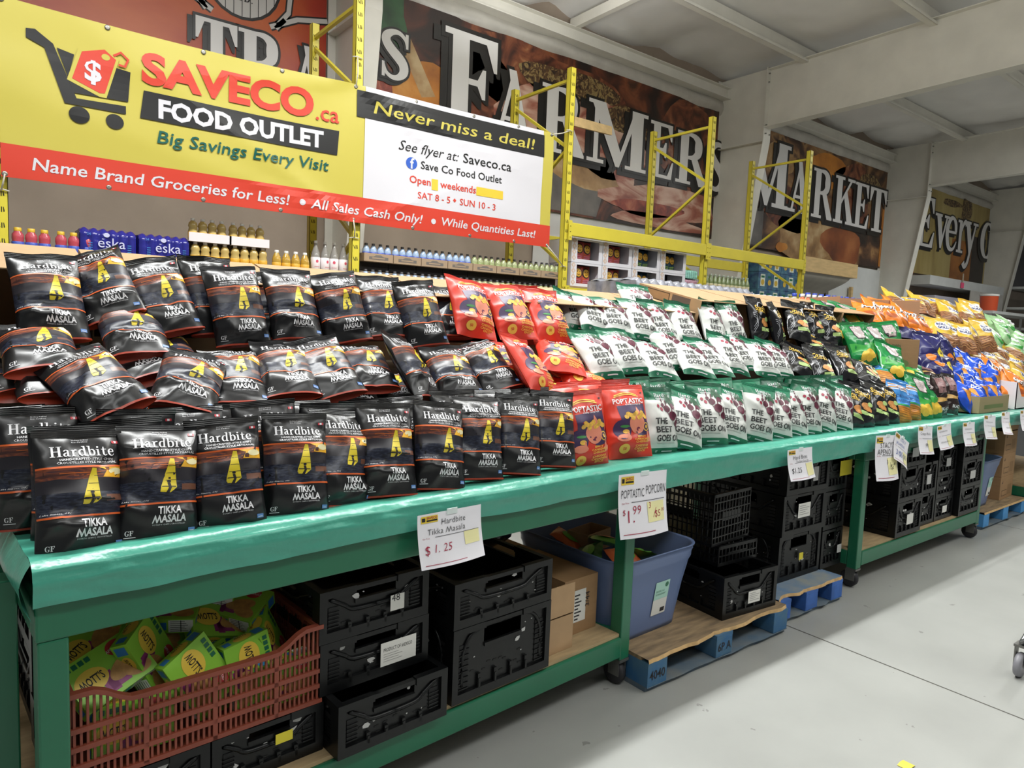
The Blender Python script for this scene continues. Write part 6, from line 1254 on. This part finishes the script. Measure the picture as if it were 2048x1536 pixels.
# ---- blue, navy, orange, yellow, mint at the far end
for b, t, Y, tw in (((1925, 808), (1918, 770), 2.04, 0), ((1945, 804), (1938, 768), 2.04, 10), ((1964, 802), (1958, 766), 2.04, -8), ((1980, 798), (1976, 764), 2.05, 0), ((1934, 790), (1930, 752), 2.1, 5), ((1956, 786), (1950, 750), 2.1, 0), ((1974, 784), (1972, 748), 2.1, 0), ((1912, 774), (1902, 738), 2.14, 0), ((1930, 768), (1922, 730), 2.16, 6), ((1948, 766), (1944, 726), 2.16, 0), ((1966, 768), (1962, 730), 2.16, 0), ((1918, 745), (1908, 702), 2.24, 0), ((1936, 748), (1926, 708), 2.24, 8), ((1952, 752), (1946, 716), 2.22, 0), ((1984, 778), (1984, 742), 2.1, 0)): bag('bl', b, t, Y, tw, 'heap over the low carton', 8, 65)
for b, t, Y, tw in (((1868, 748), (1858, 676), 2.24, 0), ((1894, 748), (1884, 672), 2.24, 0), ((1880, 760), (1872, 700), 2.18, 5), ((1812, 676), (1792, 648), 2.5, 0), ((1838, 682), (1818, 652), 2.48, 0)): bag('nv', b, t, Y, tw, MD, 12, 70)
for b, t, Y, tw in (((1740, 642), (1720, 606), 2.62, 0), ((1762, 646), (1742, 606), 2.6, 5), ((1784, 650), (1764, 608), 2.58, 0), ((1806, 656), (1786, 612), 2.56, -5), ((1828, 662), (1806, 620), 2.54, 0), ((1848, 668), (1826, 630), 2.52, 0), ((1870, 678), (1848, 642), 2.5, 0), ((1776, 632), (1756, 600), 2.68, 0), ((1802, 638), (1784, 604), 2.66, 0), ((1886, 684), (1864, 652), 2.46, 0)): bag('or', b, t, Y, tw, TP, 12, 62)
for b, t, Y, tw in (((2012, 806), (2006, 752), 2.02, 0), ((2032, 800), (2028, 750), 2.02, 0)): bag('or', b, t, Y, tw, FR, 4, 30)
for b, t, Y, tw in (((1990, 766), (1982, 726), 2.14, 0), ((2004, 770), (1998, 734), 2.12, 0)): bag('or', b, t, Y, tw, MD, 12, 60)
for b, t, Y, tw in (((1892, 702), (1872, 640), 2.42, 0), ((1912, 704), (1892, 644), 2.42, 6), ((1932, 706), (1912, 648), 2.42, 0), ((1952, 706), (1934, 648), 2.42, -6), ((1978, 704), (1962, 646), 2.42, 0), ((1906, 654), (1890, 610), 2.6, 0), ((1938, 656), (1924, 612), 2.6, 0), ((1956, 656), (1944, 610), 2.6, 0), ((1802, 622), (1786, 592), 2.74, 0), ((1828, 624), (1812, 594), 2.74, 0), ((1854, 626), (1838, 598), 2.74, 0), ((1880, 632), (1864, 602), 2.74, 0), ((1908, 636), (1892, 604), 2.74, 0)): bag('ye', b, t, Y, tw, TP, 12, 62)
for b, t, Y, tw in (((1968, 742), (1950, 706), 2.3, 0), ((1988, 744), (1970, 708), 2.3, 0), ((2008, 746), (1992, 710), 2.3, 0), ((2026, 750), (2010, 712), 2.28, 0), ((2044, 752), (2028, 716), 2.28, 0), ((2016, 768), (2002, 728), 2.2, 0), ((2036, 770), (2022, 730), 2.2, 0), ((2046, 792), (2040, 744), 2.1, 0), ((2030, 720), (2014, 690), 2.4, 0), ((2002, 722), (1988, 690), 2.4, 5)): bag('ye', b, t, Y, tw, MD, 25, 72)
for b, t, Y, tw in (((2002, 668), (1988, 636), 2.6, 0), ((2016, 690), (2000, 655), 2.5, 0), ((2030, 706), (2016, 672), 2.44, 0), ((2044, 722), (2032, 688), 2.4, 0), ((2022, 672), (2010, 640), 2.6, 0), ((2040, 694), (2030, 662), 2.5, 0), ((1990, 690), (1980, 660), 2.5, 0)): bag('mi', b, t, Y, tw, TP, 15, 65)
for i in range(5):
    P = on_y(2012+9*i, 668+7*i, 2.7); pack('snack_multipack', (P.x, 2.72, P.z), .3, .2, .1, 5, DBF, '%s dark blue snack multipack at the far end of the display' % nth(i), 'dark blue multipacks', cat='snack pack')
LOOKS = {'hb': 'black chip bag', 'po': 'red popcorn bag', 'be': 'white beet chip bag', 'st': 'black pita chip bag', 'gr': 'green chip bag', 'cr': 'blue and ochre chip bag', 'br': 'dark brown chip bag with tan band', 'ye': 'yellow pretzel bag', 'or': 'orange chip bag', 'bl': 'bright blue chip bag', 'nv': 'navy chip bag with orange disc', 'mi': 'mint green chip bag'}
for (k, row), lst in LOG.items():
    lst.sort(key=lambda t: t[0])
    for i, (x, o) in enumerate(lst): tag(o, '%s, %s from the near end of the %s' % (LOOKS[k], nth(i), row), 'chip bag' if k not in ('po', 'ye') else ('popcorn bag' if k == 'po' else 'pretzel bag'), '%s, %s' % (KIND[k][0].replace('_', ' ')+'s', row))
# ---- cartons holding the tiers up: slanted open cases at the back, stepped boxes below the middle tier
def case_at(x0, x1, y0, zf, tilt, h, d, lb, **k):
    return carton((x0, y0, zf), 0, x1-x0, d, h, lb, rx=-math.radians(tilt), **k)
for i, (x0, x1) in enumerate(((-.38, .30), (.31, .93), (.94, 1.55), (1.56, 2.13), (2.14, 2.58), (2.59, 3.03), (3.04, 3.34))):
    case_at(x0, x1, 2.66 if i < 4 else 2.64, 1.325, -14, .29, .42, '%s slanted kraft case from the near end, open toward the bags' % nth(i), m=KR2, openf='front', grp='slanted open kraft cases')
a = Art(); a.rect(.05, .24, .26, .30, KRP, 1); a.rect(.055, .245, .255, .295, KR, 2); a.rect(.28, .23, .42, .30, mat('grey carton block', '5c5048', .7), 1); a.rect(.0, .0, .0, .0, KR, 1)
for i, (x0, x1) in enumerate(((3.36, 3.9), (3.92, 4.45), (4.47, 5.0), (5.02, 5.5))):
    case_at(x0, x1, 2.62, 1.375, -13, .31, .5, '%s slanted kraft case past the printed box end, holding the dark and green bags' % nth(i), m=KR2, openf='front', side=a if i == 0 else None, grp='slanted open kraft cases')
RIS = mat('riser board gap shade', '4a3a2c', .8)  # dark brown puts shade into the gaps between the bags
e = tag(empty('display_riser'), 'stepped board riser carrying the tiers of bags along the tables', 'riser')
q = MB(); q.box((-.05, 2.17, .962), (7.6, 2.6, 1.15), RIS); q.build('low_step', e)
q = MB(); q.box((-.05, 2.61, .962), (7.6, 3.06, 1.29), RIS); q.build('high_step', e)
a = Art(); a.text('OWN', .03, .24, GRN, h=.022, layer=1); a.disc(.12, .12, .07, .03, mat('faded green print', '6f7a4c', .7), 1, 14)
P = on_y(1797, 735, 2.3); carton((P.x-.06, 2.36, 1.2), -.45, .27, .25, .3, 'kraft carton with green print standing amid the green and navy bags', art=a)
P = on_y(1768, 645, 2.62); a = Art(); a.line([(.1+.012*k, .235+.012*math.sin(k*2.1)) for k in range(18)], .006, mat('magenta print', 'b0407c', .6), 1); a.rect(.42, .06, .58, .12, mat('magenta print', 'b0407c', .6), 1)
carton((5.72, 2.95, 1.5), -.5, .75, .45, .34, 'large kraft carton with magenta print full of yellow bags', art=a, openf='top', m=mat('pinkish kraft', 'b48a68', .7))
a = Art(); a.rect(.1, .03, .5, .06, mat('faded green print', '6f7a4c', .7), 1)
carton((6.0, 1.955, .962), 0, .62, .22, .13, 'low kraft tray carton full of blue chip bags at the table edge', art=a, openf='top', m=mat('olive kraft', '9a8a66', .7))
q = MB(); q.prism([(0, 0), (.42, 0), (.42, .16), (.3, .09), (.12, .1), (0, .22)], .006, LBW); q.box((0, .0, 0), (.42, .25, .006), LBW); q.prism([(0, .006), (.25, .006), (.25, .24), (0, .22)], .006, LBW, Matrix(((0, 1, 0, 0), (1, 0, 0, 0), (0, 0, 1, 0), (0, 0, 0, 1)))); o = q.build('display_tray', None, (6.78, 1.95, .962)); tag(o, 'white die-cut display tray holding the orange bags at the table edge', 'tray')
